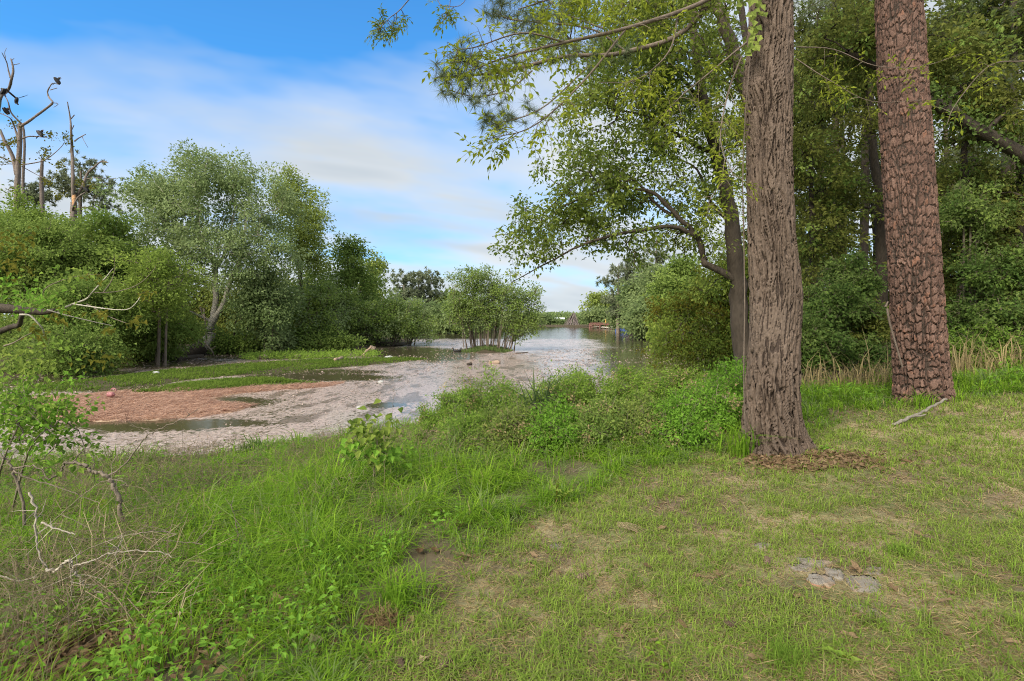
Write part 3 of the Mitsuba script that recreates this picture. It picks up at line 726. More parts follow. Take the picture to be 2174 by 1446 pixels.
# willow-like tree over the water, close by
tree('willow_tree', 'yellow-green tree with fine drooping sprays over the water, left of the furrowed trunk', 'tree', [([foot(1560, 21, -.3), P(1545, 740, 21), P(1520, 660, 21), P(1500, 600, 21)], .16, .05), ([foot(1580, 21, -.3), P(1575, 700, 21), P(1560, 600, 21)], .14, .05), ([P(1548, 745, 21), P(1490, 715, 20.5), P(1440, 700, 20)], .08, .03)],
     [E(1500, 620, 21, 40, 34, 1.4), E(1465, 665, 20.5, 38, 30, 1.2), E(1535, 660, 20.8, 40, 42, 1.3), E(1550, 575, 21.5, 36, 36, 1.4), E(1440, 715, 20, 40, 30, 1.1), E(1500, 730, 20, 48, 32, 1.2), E(1550, 735, 20, 36, 40, 1.2), E(1480, 775, 19.4, 50, 20, 1.0, .8), E(1418, 655, 21, 30, 22, .9, .8), E(1412, 745, 19.8, 26, 18, .8, .8), E(1540, 785, 19.3, 46, 20, .8, .7), E(1570, 620, 21, 30, 60, 1)],
     560, 46, .115, .06, 'willow', 'bark', tip=.006, rc=.34, tone=.55, twigs=200, alt=('olive', .22), step=.5, droop=.35)

# ---- the oak that leans over the water behind the furrowed trunk
OD = 12.0
O = lambda a, b, dy=0.0: P(a, b, OD + dy)
tree('leaning_oak', 'oak behind the furrowed trunk, its long crooked limb sweeping left over the pond', 'tree',
     [([foot(1592, 12.4, -.2), O(1586, 800, .4), O(1570, 700, .3), O(1566, 600, .2), O(1558, 500), O(1540, 400), O(1515, 300), O(1490, 200, -.1), O(1475, 60, -.1), O(1470, -120)], .24, .07)],
     [E(1180, 470, 12, 110, 50, 1.1), E(1120, 520, 11.7, 60, 42, .7), E(1260, 440, 12, 120, 60, 1.3), E(1340, 500, 12.2, 110, 48, 1.0), E(1390, 380, 12, 130, 70, 1.5), E(1270, 350, 11.8, 90, 60, 1.2), E(1250, 250, 12, 90, 60, 1.3, .9), E(1420, 250, 12.2, 120, 90, 1.5, 1.1), E(1330, 160, 12, 130, 80, 1.4, 1.3), E(1180, 330, 12.2, 60, 60, 1.0, .5), E(1220, 60, 12.5, 120, 70, 1.4, .7), E(1500, 470, 12.5, 70, 80, 1.2, .8), E(1520, 330, 12.6, 60, 80, 1.2, .7), E(1085, 585, 11.6, 30, 16, .3, .5), E(1430, 90, 12.2, 130, 70, 1.4, 1.1), E(1520, 590, 12.6, 45, 60, .8, .6), E(1400, 20, 12.4, 110, 60, 1.2, .8), E(1550, 200, 12.8, 60, 90, 1, .8), E(1300, 20, 12.4, 110, 50, 1.2, .6)],
     1300, 26, .090, .050, 'oakleaf', 'barkdark', tip=.0042, rc=.20, step=.4, tone=.5, alt=('oakleaf', .3), twigs=320, spread=.26, climb=.25, arch=.04, trunk_mix=.7,
     limbs=[([O(1570, 600, .2), O(1530, 575, .1), O(1500, 560, 0), O(1492, 540, 0), O(1480, 500, -.1), O(1440, 462, -.2), O(1395, 415, -.2), O(1340, 400, -.2), O(1270, 408, -.3), O(1190, 440, -.3)], .095, .016), ([O(1482, 505, -.1), O(1430, 482, -.3), O(1380, 486, -.4), O(1300, 500, -.5), O(1230, 522, -.4), O(1160, 560, -.3), O(1085, 600, -.3)], .06, .008),
            ([O(1440, 462, -.2), O(1400, 440, 0), O(1330, 372, .2), O(1240, 380, .2), O(1120, 480, 0), O(1045, 502, -.1)], .04, .006), ([O(1525, 330, .1), O(1460, 300, .3), O(1380, 250, .3), O(1290, 230, .2)], .06, .012), ([O(1500, 240), O(1440, 160, .2), O(1340, 110, .3), O(1250, 130, .2)], .055, .012), ([O(1550, 470), O(1510, 430, .3), O(1480, 360, .4), O(1420, 330, .4)], .05, .012)])
tree('forked_tree', 'grey-brown trunk slanting up leftwards behind the top of the furrowed trunk', 'tree', [([foot(1640, 10.5), P(1640, 600, 10.5), P(1625, 400, 10.5), P(1600, 250, 10.4), P(1570, 150, 10.3), P(1540, 60, 10.2), P(1500, -40, 10.1), P(1470, -140, 10)], .17, .09)],
     [E(1450, 60, 10, 90, 60, 1, .6), E(1530, 140, 10.3, 60, 60, .8, .6), E(1400, -20, 10, 120, 60, 1.2), E(1560, 260, 10.5, 50, 60, .7, .4)], 190, 28, .085, .045, 'oakleaf', 'bark', tip=.005, rc=.2, step=.4, tone=.65, twigs=160, climb=.2, arch=.03)

# ---- the dark wood on the right
DW = [('thin-trunked tree with a slightly crooked bare stem, right of the plated pine', 2055, 13.2, [(2050, 780), (2055, 700), (2050, 600), (2042, 540), (2045, 430), (2050, 300)], .12, .07, [(2050, 470, 13.2, 90, 55), (2060, 400, 13.4, 80, 60), (1990, 560, 13.5, 50, 60), (2110, 520, 13.4, 60, 50)], 'forestdark', .6, 220),
      ('dark trunk in the gap between the two big trunks', 1872, 16, [(1872, 800), (1872, 600), (1870, 470), (1862, 380), (1850, 280), (1840, 100)], .17, .1, [(1800, 300, 16, 90, 70), (1760, 180, 16, 80, 80), (1850, 200, 16.5, 70, 80), (1800, 430, 16, 80, 50), (1740, 520, 16.5, 70, 60)], 'forestdark', .55, 300),
      ('massive dark leaning limb-like trunk sloping down to the right edge', 2300, 12, [(2420, 700), (2330, 480), (2240, 370), (2120, 300), (2020, 240), (1960, 205), (1880, 150), (1800, 110)], .20, .07, [(2130, 250, 12.5, 90, 50), (2050, 180, 12.6, 90, 60), (1930, 120, 12.5, 80, 60), (1800, 90, 12.4, 80, 60), (2150, 420, 13, 80, 50)], 'forestdark', .5, 300),
      ('leafy tree closing the right edge of the picture', 2180, 12.5, [(2185, 780), (2180, 600), (2170, 450), (2165, 300)], .14, .06, [(2165, 620, 12.5, 60, 100), (2170, 470, 12.5, 60, 60), (2120, 680, 12.3, 60, 60)], 'forestdark', .75, 240),
      ('slim tree behind the right side of the furrowed trunk', 1735, 15, [(1735, 800), (1730, 650), (1722, 500), (1725, 300)], .09, .05, [(1730, 480, 15, 55, 80), (1720, 620, 15, 55, 70), (1760, 380, 15.3, 60, 60), (1690, 350, 15, 60, 90)], 'forestdark', .6, 230)]
for lab, px, Y, tr, r0, r1, bl, c, tn, n in DW:
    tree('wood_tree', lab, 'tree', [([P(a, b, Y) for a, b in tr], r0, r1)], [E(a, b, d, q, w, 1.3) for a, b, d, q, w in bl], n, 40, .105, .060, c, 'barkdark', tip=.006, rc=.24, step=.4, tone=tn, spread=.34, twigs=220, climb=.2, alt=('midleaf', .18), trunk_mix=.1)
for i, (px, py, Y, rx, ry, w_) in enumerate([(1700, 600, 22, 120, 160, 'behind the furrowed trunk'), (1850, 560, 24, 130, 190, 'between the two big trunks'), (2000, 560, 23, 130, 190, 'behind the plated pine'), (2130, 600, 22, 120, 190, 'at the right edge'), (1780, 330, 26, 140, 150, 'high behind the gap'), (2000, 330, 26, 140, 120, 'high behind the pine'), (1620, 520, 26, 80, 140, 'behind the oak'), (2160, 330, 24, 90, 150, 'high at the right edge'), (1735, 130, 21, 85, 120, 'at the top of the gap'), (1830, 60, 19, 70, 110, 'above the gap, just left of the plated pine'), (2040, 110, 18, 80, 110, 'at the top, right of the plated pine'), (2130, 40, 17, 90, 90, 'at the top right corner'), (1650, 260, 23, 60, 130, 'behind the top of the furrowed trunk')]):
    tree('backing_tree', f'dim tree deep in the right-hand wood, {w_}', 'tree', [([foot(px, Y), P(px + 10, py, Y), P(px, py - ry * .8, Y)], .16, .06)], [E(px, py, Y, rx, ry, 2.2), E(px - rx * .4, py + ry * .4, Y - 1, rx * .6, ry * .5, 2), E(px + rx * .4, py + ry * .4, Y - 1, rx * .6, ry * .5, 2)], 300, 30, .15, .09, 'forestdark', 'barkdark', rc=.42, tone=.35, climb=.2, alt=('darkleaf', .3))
tree('wood_pine', 'dark-needled pine showing through the crown of the leaning oak', 'pine tree', [([foot(1640, 15), P(1630, 500, 15), P(1600, 200, 15), P(1560, -80, 15)], .16, .08)],
     [E(1330, 130, 14.5, 110, 40, 1.2), E(1180, 60, 14, 80, 40, 1.0), E(1430, 210, 14.5, 90, 40, 1.2), E(1080, 40, 13.5, 50, 40, .8), E(1480, 40, 15, 110, 50, 1.2), E(1530, 300, 15, 60, 40, 1, .7)], 150, 26, .20, .010, 'pine', 'barkdark', tip=.006, rc=.26, needles=5, tone=.35, climb=.15, twigs=90)
for i, (px, top, Y, w_) in enumerate([(2060, -60, 17, 'right of the plated trunk'), (1770, -80, 19, 'in the gap between the big trunks'), (2150, -40, 15.5, 'over the right edge')]):
    tree('wood_pine', f'pine with feathery needles high in the right-hand wood, {w_}', 'pine tree', [([foot(px, Y), P(px + 5, 400, Y), P(px, top, Y)], .15, .08)],
         [E(px, 60, Y, 110, 60, 1.5), E(px - 60, 180, Y, 80, 45, 1.2), E(px + 50, 230, Y, 80, 45, 1.2), E(px - 20, 330, Y, 90, 45, 1.2, .7), E(px, -40, Y, 110, 60, 1.5)], 110, 26, .20, .010, 'pine', 'barkdark', tip=.007, rc=.28, needles=5, tone=.5, climb=.15, twigs=60)
SH = [(1785, 640, 11.8, 62, 48, 'ivy', .35, 'tall leafy vine-draped shrub against the left side of the plated pine'), (1815, 580, 12.3, 42, 45, 'ivy', .45, 'bright spray of vine leaves beside the plated pine'), (1730, 700, 11.5, 50, 45, 'ivy', .2, 'low dark shrub between the two big trunks'), (1840, 690, 11.8, 40, 45, 'forestdark', .8, 'shadowed shrub hugging the foot of the plated pine'),
      (2060, 440, 12.2, 78, 48, 'ivy', .70, 'mounded vine-covered shrub with pale rounded leaves right of the pine'), (2110, 560, 12, 62, 55, 'ivy', .35, 'vine thicket hanging at the right edge'), (2140, 650, 11.6, 60, 55, 'ivy', .25, 'leafy thicket low at the right edge'), (2040, 690, 12.2, 55, 55, 'ivy', .12, 'dark thicket behind the thin crooked stem'), (2110, 730, 11.3, 75, 38, 'shrub', .25, 'low green brush behind the dry stalks'), (1690, 720, 11.6, 40, 55, 'ivy', .3, 'shrub half hidden by the furrowed trunk'), (1780, 745, 11.4, 95, 26, 'ivy', .18, 'lowest row of leaves along the wood edge')]
for px, py, Y, rx, ry, c, tn, lab in SH:
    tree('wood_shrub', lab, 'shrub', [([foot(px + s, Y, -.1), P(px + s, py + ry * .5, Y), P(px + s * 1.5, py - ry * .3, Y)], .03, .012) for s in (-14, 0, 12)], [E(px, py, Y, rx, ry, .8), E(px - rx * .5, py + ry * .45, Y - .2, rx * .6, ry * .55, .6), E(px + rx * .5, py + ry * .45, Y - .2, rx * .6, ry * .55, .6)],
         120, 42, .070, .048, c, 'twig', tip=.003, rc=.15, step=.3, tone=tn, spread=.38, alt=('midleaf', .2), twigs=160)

# ------------------------------------------------------------------ the two big trunks
def cell_bark(a, b, na, seed):
    """Voronoi in cell units, wrapping after na cells in a: (distance to the nearest border, random of the cell, distance to the centre)."""
    f1 = np.full(a.shape, 9.0)
    f2 = np.full(a.shape, 9.0)
    who = np.zeros(a.shape)

    def h(i, j, k):
        x = (np.mod(i, na).astype(np.int64) * 374761393 + j.astype(np.int64) * 668265263 + (k + seed * 7) * 2147483647) & 0xFFFFFFFF
        x = ((x ^ (x >> 13)) * 1274126177) & 0xFFFFFFFF
        return ((x ^ (x >> 16)) & 0xFFFFFF) / 16777215.0
    ia, ib = np.floor(a), np.floor(b)
    for u in (-1, 0, 1):
        for v in (-1, 0, 1):
            i, j = ia + u, ib + v
            d = np.hypot(i + .1 + .8 * h(i, j, 1) - a, j + .1 + .8 * h(i, j, 2) - b)
            f2 = np.where(d < f1, f1, np.minimum(f2, d))
            who = np.where(d < f1, h(i, j, 3), who)
            f1 = np.minimum(f1, d)
    return f2 - f1, who, f1


def trunk_mesh(centres, radii, zs, rough, nt, flare):
    """A dense trunk: circles round the centre line at the heights zs, pushed out by rough(theta, z, radius)."""
    th = np.arange(nt) * 2 * np.pi / nt
    TH, Z = np.meshgrid(th, zs)
    cx = np.interp(Z, centres[:, 2], centres[:, 0])
    cy = np.interp(Z, centres[:, 2], centres[:, 1])
    R = np.interp(Z, centres[:, 2], radii)
    R = R * flare(TH, Z)
    dr_, u, b = rough(TH, Z, R)
    R = R + dr_
    v = np.stack([cx + R * np.cos(TH), cy + R * np.sin(TH), Z], -1).reshape(-1, 3)
    i, j = np.meshgrid(np.arange(len(zs) - 1), np.arange(nt), indexing='ij')
    q = np.stack([i * nt + j, i * nt + (j + 1) % nt, (i + 1) * nt + (j + 1) % nt, (i + 1) * nt + j], -1).reshape(-1, 4)
    f = np.vstack([q[:, [0, 1, 2]], q[:, [0, 2, 3]]])
    return trimesh.Trimesh(v, f, process=False), np.stack([u.ravel(), b.ravel()], 1)


def bark_colour(p, n, uv):
    g = fbm(p.x * 60, p.y * 60, p.z * 34, 3)
    return dr.clip(palette_colour(uv) * (0.66 + 0.68 * g) * (0.80 + 0.40 * noise(p.x * 3, p.y * 3, p.z * 1.6)), 0, .9)


def bark_bump(p, n, uv):
    return fbm(p.x * 90, p.y * 90, p.z * 60, 3)


scene['mat_bark'] = {'type': 'twosided', 'bsdf': {'type': 'bumpmap', 'arbitrary': mikit.proc(bark_bump, 2e-3), 'scale': 0.006,
                     'bsdf': {'type': 'principled', 'base_color': mikit.proc(bark_colour), 'roughness': 0.85, 'specular': 0.25}}}

# the furrowed trunk: pixel rows, left edge, right edge
D1 = 5.95
ROWS = np.array([(-260, 1592, 1676), (0, 1591, 1684), (100, 1586, 1685), (150, 1580, 1685), (195, 1577, 1685), (240, 1580, 1684), (300, 1584, 1683), (400, 1584, 1685), (500, 1585, 1689), (580, 1587, 1698), (620, 1588, 1702), (660, 1588, 1701), (720, 1586, 1697), (800, 1581, 1696), (870, 1576, 1698), (920, 1574, 1706), (950, 1573, 1716), (985, 1570, 1724), (1010, 1568, 1728)], float)
c1 = np.array([P((a + b) / 2, y, D1) for y, a, b in ROWS])[::-1]
r1 = np.array([(b - a) / 2 / F * D1 / math.hypot(1, ((a + b) / 2 - CX) / F) for y, a, b in ROWS])[::-1] - .010   # a round trunk off the axis shows wider
z0 = ground_z(c1[:1, 0], c1[:1, 1])[0] - .12
c1 = np.vstack([[c1[0, 0], c1[0, 1], z0], c1, [c1[-1, 0] - .15, c1[-1, 1] + .1, 11.5]])
r1 = np.concatenate([[r1[0] * 1.08], r1, [.16]])
o_ = np.argsort(c1[:, 2])
c1, r1 = c1[o_], r1[o_]


def rough1(TH, Z, R):
    c, s = np.cos(TH), np.sin(TH)
    q1 = np.stack([c, s, Z], -1)
    low = sstep(2.6, .3, Z)
    warp = meshkit.fbm(q1 * np.array([2.0, 2.0, 1.3]) + 5, 3, seed=21) - .5
    tw = TH + .55 * warp + .25 * np.sin(Z * 1.7) * low
    zz = Z + .22 * (meshkit.fbm(q1 * np.array([3.0, 3.0, 1.5]) + 9, 2, seed=22) - .5)
    k = 10.5 - 2.2 * low
    g1 = meshkit.fbm(np.stack([np.cos(tw) * k, np.sin(tw) * k, zz * 1.9], -1), 2, seed=26)
    g2 = meshkit.fbm(np.stack([np.cos(tw + .35 * Z) * k * 1.1 + 31, np.sin(tw + .35 * Z) * k * 1.1, zz * 2.3], -1), 2, seed=27)
    f1, f2 = np.abs(2 * g1 - 1) * 3.2, np.abs(2 * g2 - 1) * 3.4
    net = np.minimum(f1, .18 + f2 * .9)
    ridge = sstep(.03, .50, net)
    fine = meshkit.fbm(np.stack([c * 22, s * 22, Z * 16], -1), 3, seed=25) - .5
    mid = meshkit.fbm(np.stack([np.cos(tw) * 17, np.sin(tw) * 19, Z * 5], -1), 2, seed=28) - .5
    plain = np.exp(-(((Z - P(0, 700, D1)[2]) / .42) ** 2)) * sstep(-.2, .7, np.cos(TH - 3.75))     # the worn, paler left flank
    knot = np.exp(-((Z - P(0, 195, D1)[2]) / .16) ** 2) * sstep(-.1, .8, np.cos(TH - 4.0))
    amp = (.044 + .026 * low) * (1 - .72 * plain)
    d = amp * (ridge - .75) + .024 * mid * (1 - .5 * plain) + .011 * fine + .035 * knot * (meshkit.fbm(q1 * np.array([6, 6, 7.0]), 3, seed=29) - .4)
    u = np.where(ridge > .30, pal('trunkone'), pal('groove')) + np.clip(.36 + .9 * mid + .55 * plain + .7 * fine, .04, .96)
    return d, u, np.ones_like(d)


def flare1(TH, Z):
    k = sstep(.75, -.1, Z)
    lobes = .5 + .5 * np.cos(5 * TH + .7) * .8 + .25 * np.cos(3 * TH - .8)
    toe = np.exp(-((((TH - 6.05 + np.pi) % (2 * np.pi)) - np.pi) / .35) ** 2)
    burl = .11 * np.exp(-((Z - P(0, 185, D1)[2]) / .22) ** 2) * np.exp(-((((TH - 4.0 + np.pi) % (2 * np.pi)) - np.pi) / .7) ** 2)
    return 1 + .14 * k * k * lobes + .60 * k ** 3 * toe + burl + .03 * np.cos(3 * TH + 1.0 * Z) + .02 * np.cos(2 * TH - .8 * Z)


furrow = thing('furrowed_tree', 'big tree with deeply furrowed grey-brown bark and a knobbly burl, beside the mown grass', 'tree')
m_, uv_ = trunk_mesh(c1, r1, np.concatenate([np.linspace(z0, 5.6, 640), np.linspace(5.7, 11.5, 50)]), rough1, 230, flare1)
scene[part(furrow, 'trunk')] = mikit.ply(m_, 'mat_bark', smooth=True, uv=uv_)

# the plated pine
D2 = 8.15
ROWS = np.array([(-260, 1850, 1946), (0, 1855, 1960), (100, 1859, 1968), (200, 1863, 1975), (300, 1868, 1982), (400, 1873, 1988), (500, 1879, 1995), (600, 1884, 2001), (700, 1889, 2009), (780, 1892, 2016), (820, 1893, 2022), (845, 1892, 2030), (880, 1891, 2036)], float)
c2 = np.array([P((a + b) / 2, y, D2) for y, a, b in ROWS])[::-1]
r2 = np.array([(b - a) / 2 / F * D2 / math.hypot(1, ((a + b) / 2 - CX) / F) for y, a, b in ROWS])[::-1] - .008
z0 = ground_z(c2[:1, 0], c2[:1, 1])[0] - .15
c2 = np.vstack([[c2[0, 0] + .03, c2[0, 1], min(z0, c2[0, 2] - .02)], c2, [c2[-1, 0] - 1.6, c2[-1, 1] + .2, 17.0]])
r2 = np.concatenate([[r2[0] * 1.05], r2, [.20]])


def rough2(TH, Z, R):
    q3 = np.stack([np.cos(TH) * 2.4, np.sin(TH) * 2.4, Z * 1.4], -1)
    warp = meshkit.fbm(q3 + 2, 3, seed=31) - .5
    w2 = meshkit.fbm(q3 * 3.4, 3, seed=32) - .5
    w3 = meshkit.fbm(q3 * 9.0, 2, seed=33) - .5
    na = 27
    low = sstep(3.8, .9, Z)
    a = TH / (2 * np.pi) * na + warp * 2.4 + w2 * 1.3 + w3 * .3
    b = Z / .150 - .22 * np.clip(2.8 - Z, 0, 3) ** 2 + w2 * 1.1 + w3 * .3
    e, who, cd = cell_bark(a, b, na, 5)
    e2, who2, _ = cell_bark(a * 2.0 + 7 + w3, b * 1.6 + 3 + w3, 54, 6)
    tw = TH + .30 * warp
    g = meshkit.fbm(np.stack([np.cos(tw) * 6.4, np.sin(tw) * 6.4, Z * 1.5 + warp], -1), 2, seed=36)
    fur = sstep(.02, .20 + .12 * low, np.abs(2 * g - 1) * 2.2)          # long furrows between the plates
    gap = np.minimum(sstep(.04, .17 + .10 * low * (who > .3), e), .30 + .70 * fur)
    flake = (np.floor(who2 * 4) / 3 - .5) * sstep(0, .06, e2)
    fine = meshkit.fbm(np.stack([np.cos(TH) * 26, np.sin(TH) * 26, Z * 30], -1), 3, seed=35) - .5
    fb = b - np.floor(b)
    d = (.017 + .022 * low) * (gap - .85) + (.011 + .016 * low) * (fur - .8) + (.007 + .004 * low) * flake * gap + .012 * (who - .5) * gap + .008 * fine + .008 * (.5 - fb) * gap * (1 - .4 * low)
    red = (who2 > .955) & (e2 > .04)
    u = np.where(gap > .45, np.where(red, pal('platered'), pal('plate')), pal('groove')) + np.clip(.46 + .80 * (who - .5) + .35 * (who2 - .5) + .6 * fine, .04, .96)
    return d, u, np.ones_like(d)


def flare2(TH, Z):
    k = sstep(1.0, .0, Z)
    return 1 + .07 * k * k * (.5 + .5 * np.cos(5 * TH + 2)) + .02 * np.cos(3 * TH + Z)


pine = thing('plated_pine', 'big pine with reddish-brown plated bark, leaning slightly left at the edge of the wood', 'pine tree')
m_, uv_ = trunk_mesh(c2, r2, np.concatenate([np.linspace(c2[0, 2], 6.7, 620), np.linspace(6.8, 17, 60)]), rough2, 270, flare2)
scene[part(pine, 'trunk')] = mikit.ply(m_, 'mat_bark', smooth=True, uv=uv_)
# its crown, mostly above the picture
rg = rng_of('pinecrown')
cs, ow = clusters(rg, [(c2[-1] + [0, 0, -2.5], np.array([3.6, 3.0, 1.8]), 1), (c2[-1] + [-.5, 0, -5.0], np.array([3.2, 2.6, 1.2]), .8), (c2[-1] + [0, 0, -.4], np.array([2.4, 2.2, 1.2]), .8)], 120)
m = MB()
trunk_line = (np.linspace(c2[-2], c2[-1], 12), np.linspace(.30, .08, 12))
for q, r in skeleton(rg, [trunk_line], cs, .6, .010, climb=.2):
    m.tube(q, r, 5, 'bark', .5)
m.build(part(pine, 'limb'), 'mat_wood', True)
m = MB()
needle_tufts(m, rg, np.repeat(cs, 4, 0) + rg.normal(size=(480, 3)) * .25, 26, .2, .008, 'pine')
m.build(part(pine, 'crown'), 'mat_leaf')
k = thing('broken_branch', 'grey broken stick leaning against the left side of the plated pine', 'stick')
m = MB()
m.tube(smooth_line([P(1883, 655, 7.72), P(1890, 690, 7.72), P(1903, 735, 7.70), P(1916, 780, 7.68)]), np.linspace(.015, .012, 13), 7, 'bark', .2, cap=True)
m.tube([P(1880, 652, 7.72), P(1885, 640, 7.73)], [.017, .010], 6, 'bark', .3, cap=True)
m.build(k, 'mat_wood', True)


# vine leaves over the leaning dark trunk behind the pine
m = MB()
g_ = rng_of('limbivy')
ln = smooth_line([P(*q, 12) for q in [(2330, 480), (2240, 370), (2120, 300), (2020, 240), (1960, 205), (1880, 150)]], 8)
n_ = 1100
p_ = ln[g_.integers(0, len(ln), n_)] + g_.normal(size=(n_, 3)) * [.22, .16, .20] + [0, -.05, .02]
m.leaves(p_, g_.normal(size=(n_, 3)) + [0, -.2, -.5], g_.normal(size=(n_, 3)) * .5 + [0, -.7, .5], .10, .065, 'ivy', .4 + .25 * g_.normal(size=n_))
m.build(part('wood_tree_002', 'foliage'), 'mat_leaf')


# ------------------------------------------------------------------ leaves on stems: compound leaves and sprays near the camera
def compound(mb, wood, rng, base, d, L, n_pairs, leaf, col, tone, wid=.42, droop=.3):
    """A pinnate leaf: a stalk from base along d with pairs of leaflets and one at the tip."""
    d = unit(d)
    up = np.array([0, 0, 1.0])
    s = unit(np.cross(d, up) + rng.normal(size=3) * .25)
    t = np.linspace(.25, 1, n_pairs + 1)
    line = base + d * L * t[:, None] - up * (t[:, None] ** 2) * L * droop
    wood.tube(np.vstack([base, line]), .0016, 3, 'olive', .3)
    q, dd = [line[-1]], [unit(line[-1] - line[-2])]
    for k in range(n_pairs):
        for sg in (-1, 1):
            q.append(line[k])
            dd.append(unit(s * sg + d * .55 - up * .15 + rng.normal(size=3) * .15))
    q, dd = np.array(q), np.array(dd)
    l = leaf * rng.uniform(.75, 1.15, len(q))
    l[1:] *= np.repeat(np.linspace(.75, 1.1, n_pairs), 2)
    mb.leaves(q, dd, np.cross(s, d) * np.sign(np.cross(s, d)[2] + 1e-9) + rng.normal(size=q.shape) * .25, l, l * wid, col, tone + .12 * rng.normal(size=len(q)), fold=.12, droop=.18)


def leafy_branch(root, rng, lines, n_sprays, leaf, col, tone, every=None, pairs=3, L=.22, spread=.5, where=(.25, 1.0), wood_name='branch', leaf_name='foliage', tip_r=.003):
    """Limbs with side shoots that carry compound leaves."""
    wood, lf = MB(), MB()
    for pts, a, b in lines:
        q = smooth_line(pts, 5)
        wood.tube(q, np.linspace(a, b, len(q)), 6, 'bark', .45)
        ln = np.linalg.norm(np.diff(q, axis=0), axis=1).sum()
        for _ in range(max(3, int(n_sprays * ln))):
            t = rng.uniform(*where) * (len(q) - 1.001)
            i = int(t)
            b0 = q[i] + (q[i + 1] - q[i]) * (t - i)
            ax = unit(q[i + 1] - q[i])
            dirn = unit(ax * rng.uniform(.2, .9) + rng.normal(size=3) * .8 + np.array([0, 0, -.1]))
            sl = spread * rng.uniform(.35, 1.0)
            e = b0 + dirn * sl + np.array([0, 0, -.12 * sl])
            wood.tube([b0, (b0 + e) / 2 + np.array([0, 0, .06 * sl]), e], [tip_r * 1.3, tip_r, tip_r * .6], 4, 'twig', .4)
            ct = tone + .22 * rng.normal()
            for u_ in np.linspace(.35, 1, int(rng.integers(3, 6))):
                compound(lf, wood, rng, b0 + (e - b0) * u_, dirn * .6 + rng.normal(size=3) * .7 + np.array([0, 0, -.15]), L * rng.uniform(.7, 1.2), pairs, leaf, col, ct)
    wood.build(part(root, wood_name), 'mat_wood', True)
    lf.build(part(root, leaf_name), 'mat_leaf')


rg = rng_of('hickory')
H = lambda a, b, y: P(a, b, y)
leafy_branch(furrow, rg, [([H(1600, -60, 5.95), H(1480, 10, 5.9), H(1330, 60, 5.6), H(1200, 90, 5.4), H(1080, 120, 5.3), H(1000, 150, 5.2)], .030, .005), ([H(1330, 60, 5.6), H(1250, 160, 5.5), H(1170, 240, 5.4), H(1110, 278, 5.3), H(1040, 292, 5.25)], .014, .003),
    ([H(1200, 90, 5.4), H(1110, 70, 5.2), H(1010, 100, 5.0), H(960, 105, 5.0)], .010, .003), ([H(1590, -120, 5.95), H(1400, -60, 5.8), H(1230, -20, 5.5), H(1100, 20, 5.3)], .025, .005), ([H(1440, 30, 5.9), H(1420, 110, 5.8), H(1350, 170, 5.7), H(1270, 175, 5.6)], .012, .003)],
    10, .070, 'hickory', .42, pairs=2, L=.20, spread=.34, where=(.30, 1.0))
leafy_branch(furrow, rg, [([H(1575, 120, 5.82), H(1545, 200, 5.9), H(1530, 300, 5.8), H(1560, 380, 5.75)], .012, .003), ([H(1585, 90, 5.95), H(1500, 160, 6.0), H(1440, 210, 5.9), H(1400, 260, 5.8)], .012, .003), ([H(1580, 330, 5.82), H(1540, 380, 5.9), H(1505, 430, 5.8), H(1530, 450, 5.8)], .006, .002)], 11, .062, 'hickory', .35, pairs=2, L=.16, spread=.30, where=(.2, 1))
leafy_branch(furrow, rg, [([H(1690, 100, 5.9), H(1770, 105, 6.0), H(1860, 140, 5.9), H(1960, 140, 5.9), H(2050, 110, 5.9)], .006, .002), ([H(1690, 125, 5.9), H(1760, 170, 5.82), H(1850, 215, 5.9), H(1960, 212, 5.9)], .006, .002), ([H(2174, 130, 6.0), H(2100, 140, 5.9), H(2030, 220, 5.9), H(2010, 265, 5.9)], .008, .003)], 4.5, .060, 'hickory', .4, pairs=2, L=.17, spread=.22, where=(.15, 1))
# the leafy twig tips that hang into the top edge on the left
k = thing('hanging_twig', 'leafy twig tips hanging into the sky from above the top edge', 'twig')
leafy_branch(k, rg, [([H(1230, -30, 5.5), H(1090, -90, 5.1), H(960, -90, 4.8), H(890, -25, 4.6), H(850, 20, 4.55), H(825, 40, 4.5), H(803, 65, 4.5)], .008, .002), ([H(965, -88, 4.8), H(955, 10, 4.6), H(950, 32, 4.6)], .004, .002), ([H(1010, -90, 4.9), H(985, 5, 4.7), H(930, 12, 4.7)], .004, .002)], 6, .040, 'oakleaf', .35, pairs=2, L=.09, spread=.10, where=(.66, 1), wood_name='stem', leaf_name='foliage')
# the pine bough
k = thing('pine_bough', 'pine bough with bristling dark needle tufts pointing left against the sky', 'pine branch')
m, w = MB(), MB()
B_ = [([H(1836, -500, 8.2), H(1640, -240, 9.2), H(1480, 40, 9.6), H(1330, 110, 9.4), H(1200, 120, 9.2), H(1080, 150, 9), H(1000, 160, 8.9), H(925, 165, 8.8)], .060, .010), ([H(1130, 150, 9.1), H(1080, 190, 9), H(1010, 205, 8.9), H(950, 190, 8.8)], .015, .006), ([H(1060, 150, 9), H(1010, 130, 8.8), H(960, 135, 8.8)], .012, .006), ([H(1330, 110, 9.4), H(1250, 60, 9.3), H(1080, 40, 9.2), H(1065, 10, 9.1)], .02, .008), ([H(1250, 140, 9.3), H(1150, 230, 9.2), H(1060, 260, 9.1), H(1050, 245, 9.1)], .015, .006), ([H(1280, 60, 9.3), H(1180, 30, 9.3), H(1120, 70, 9.2)], .015, .006)]
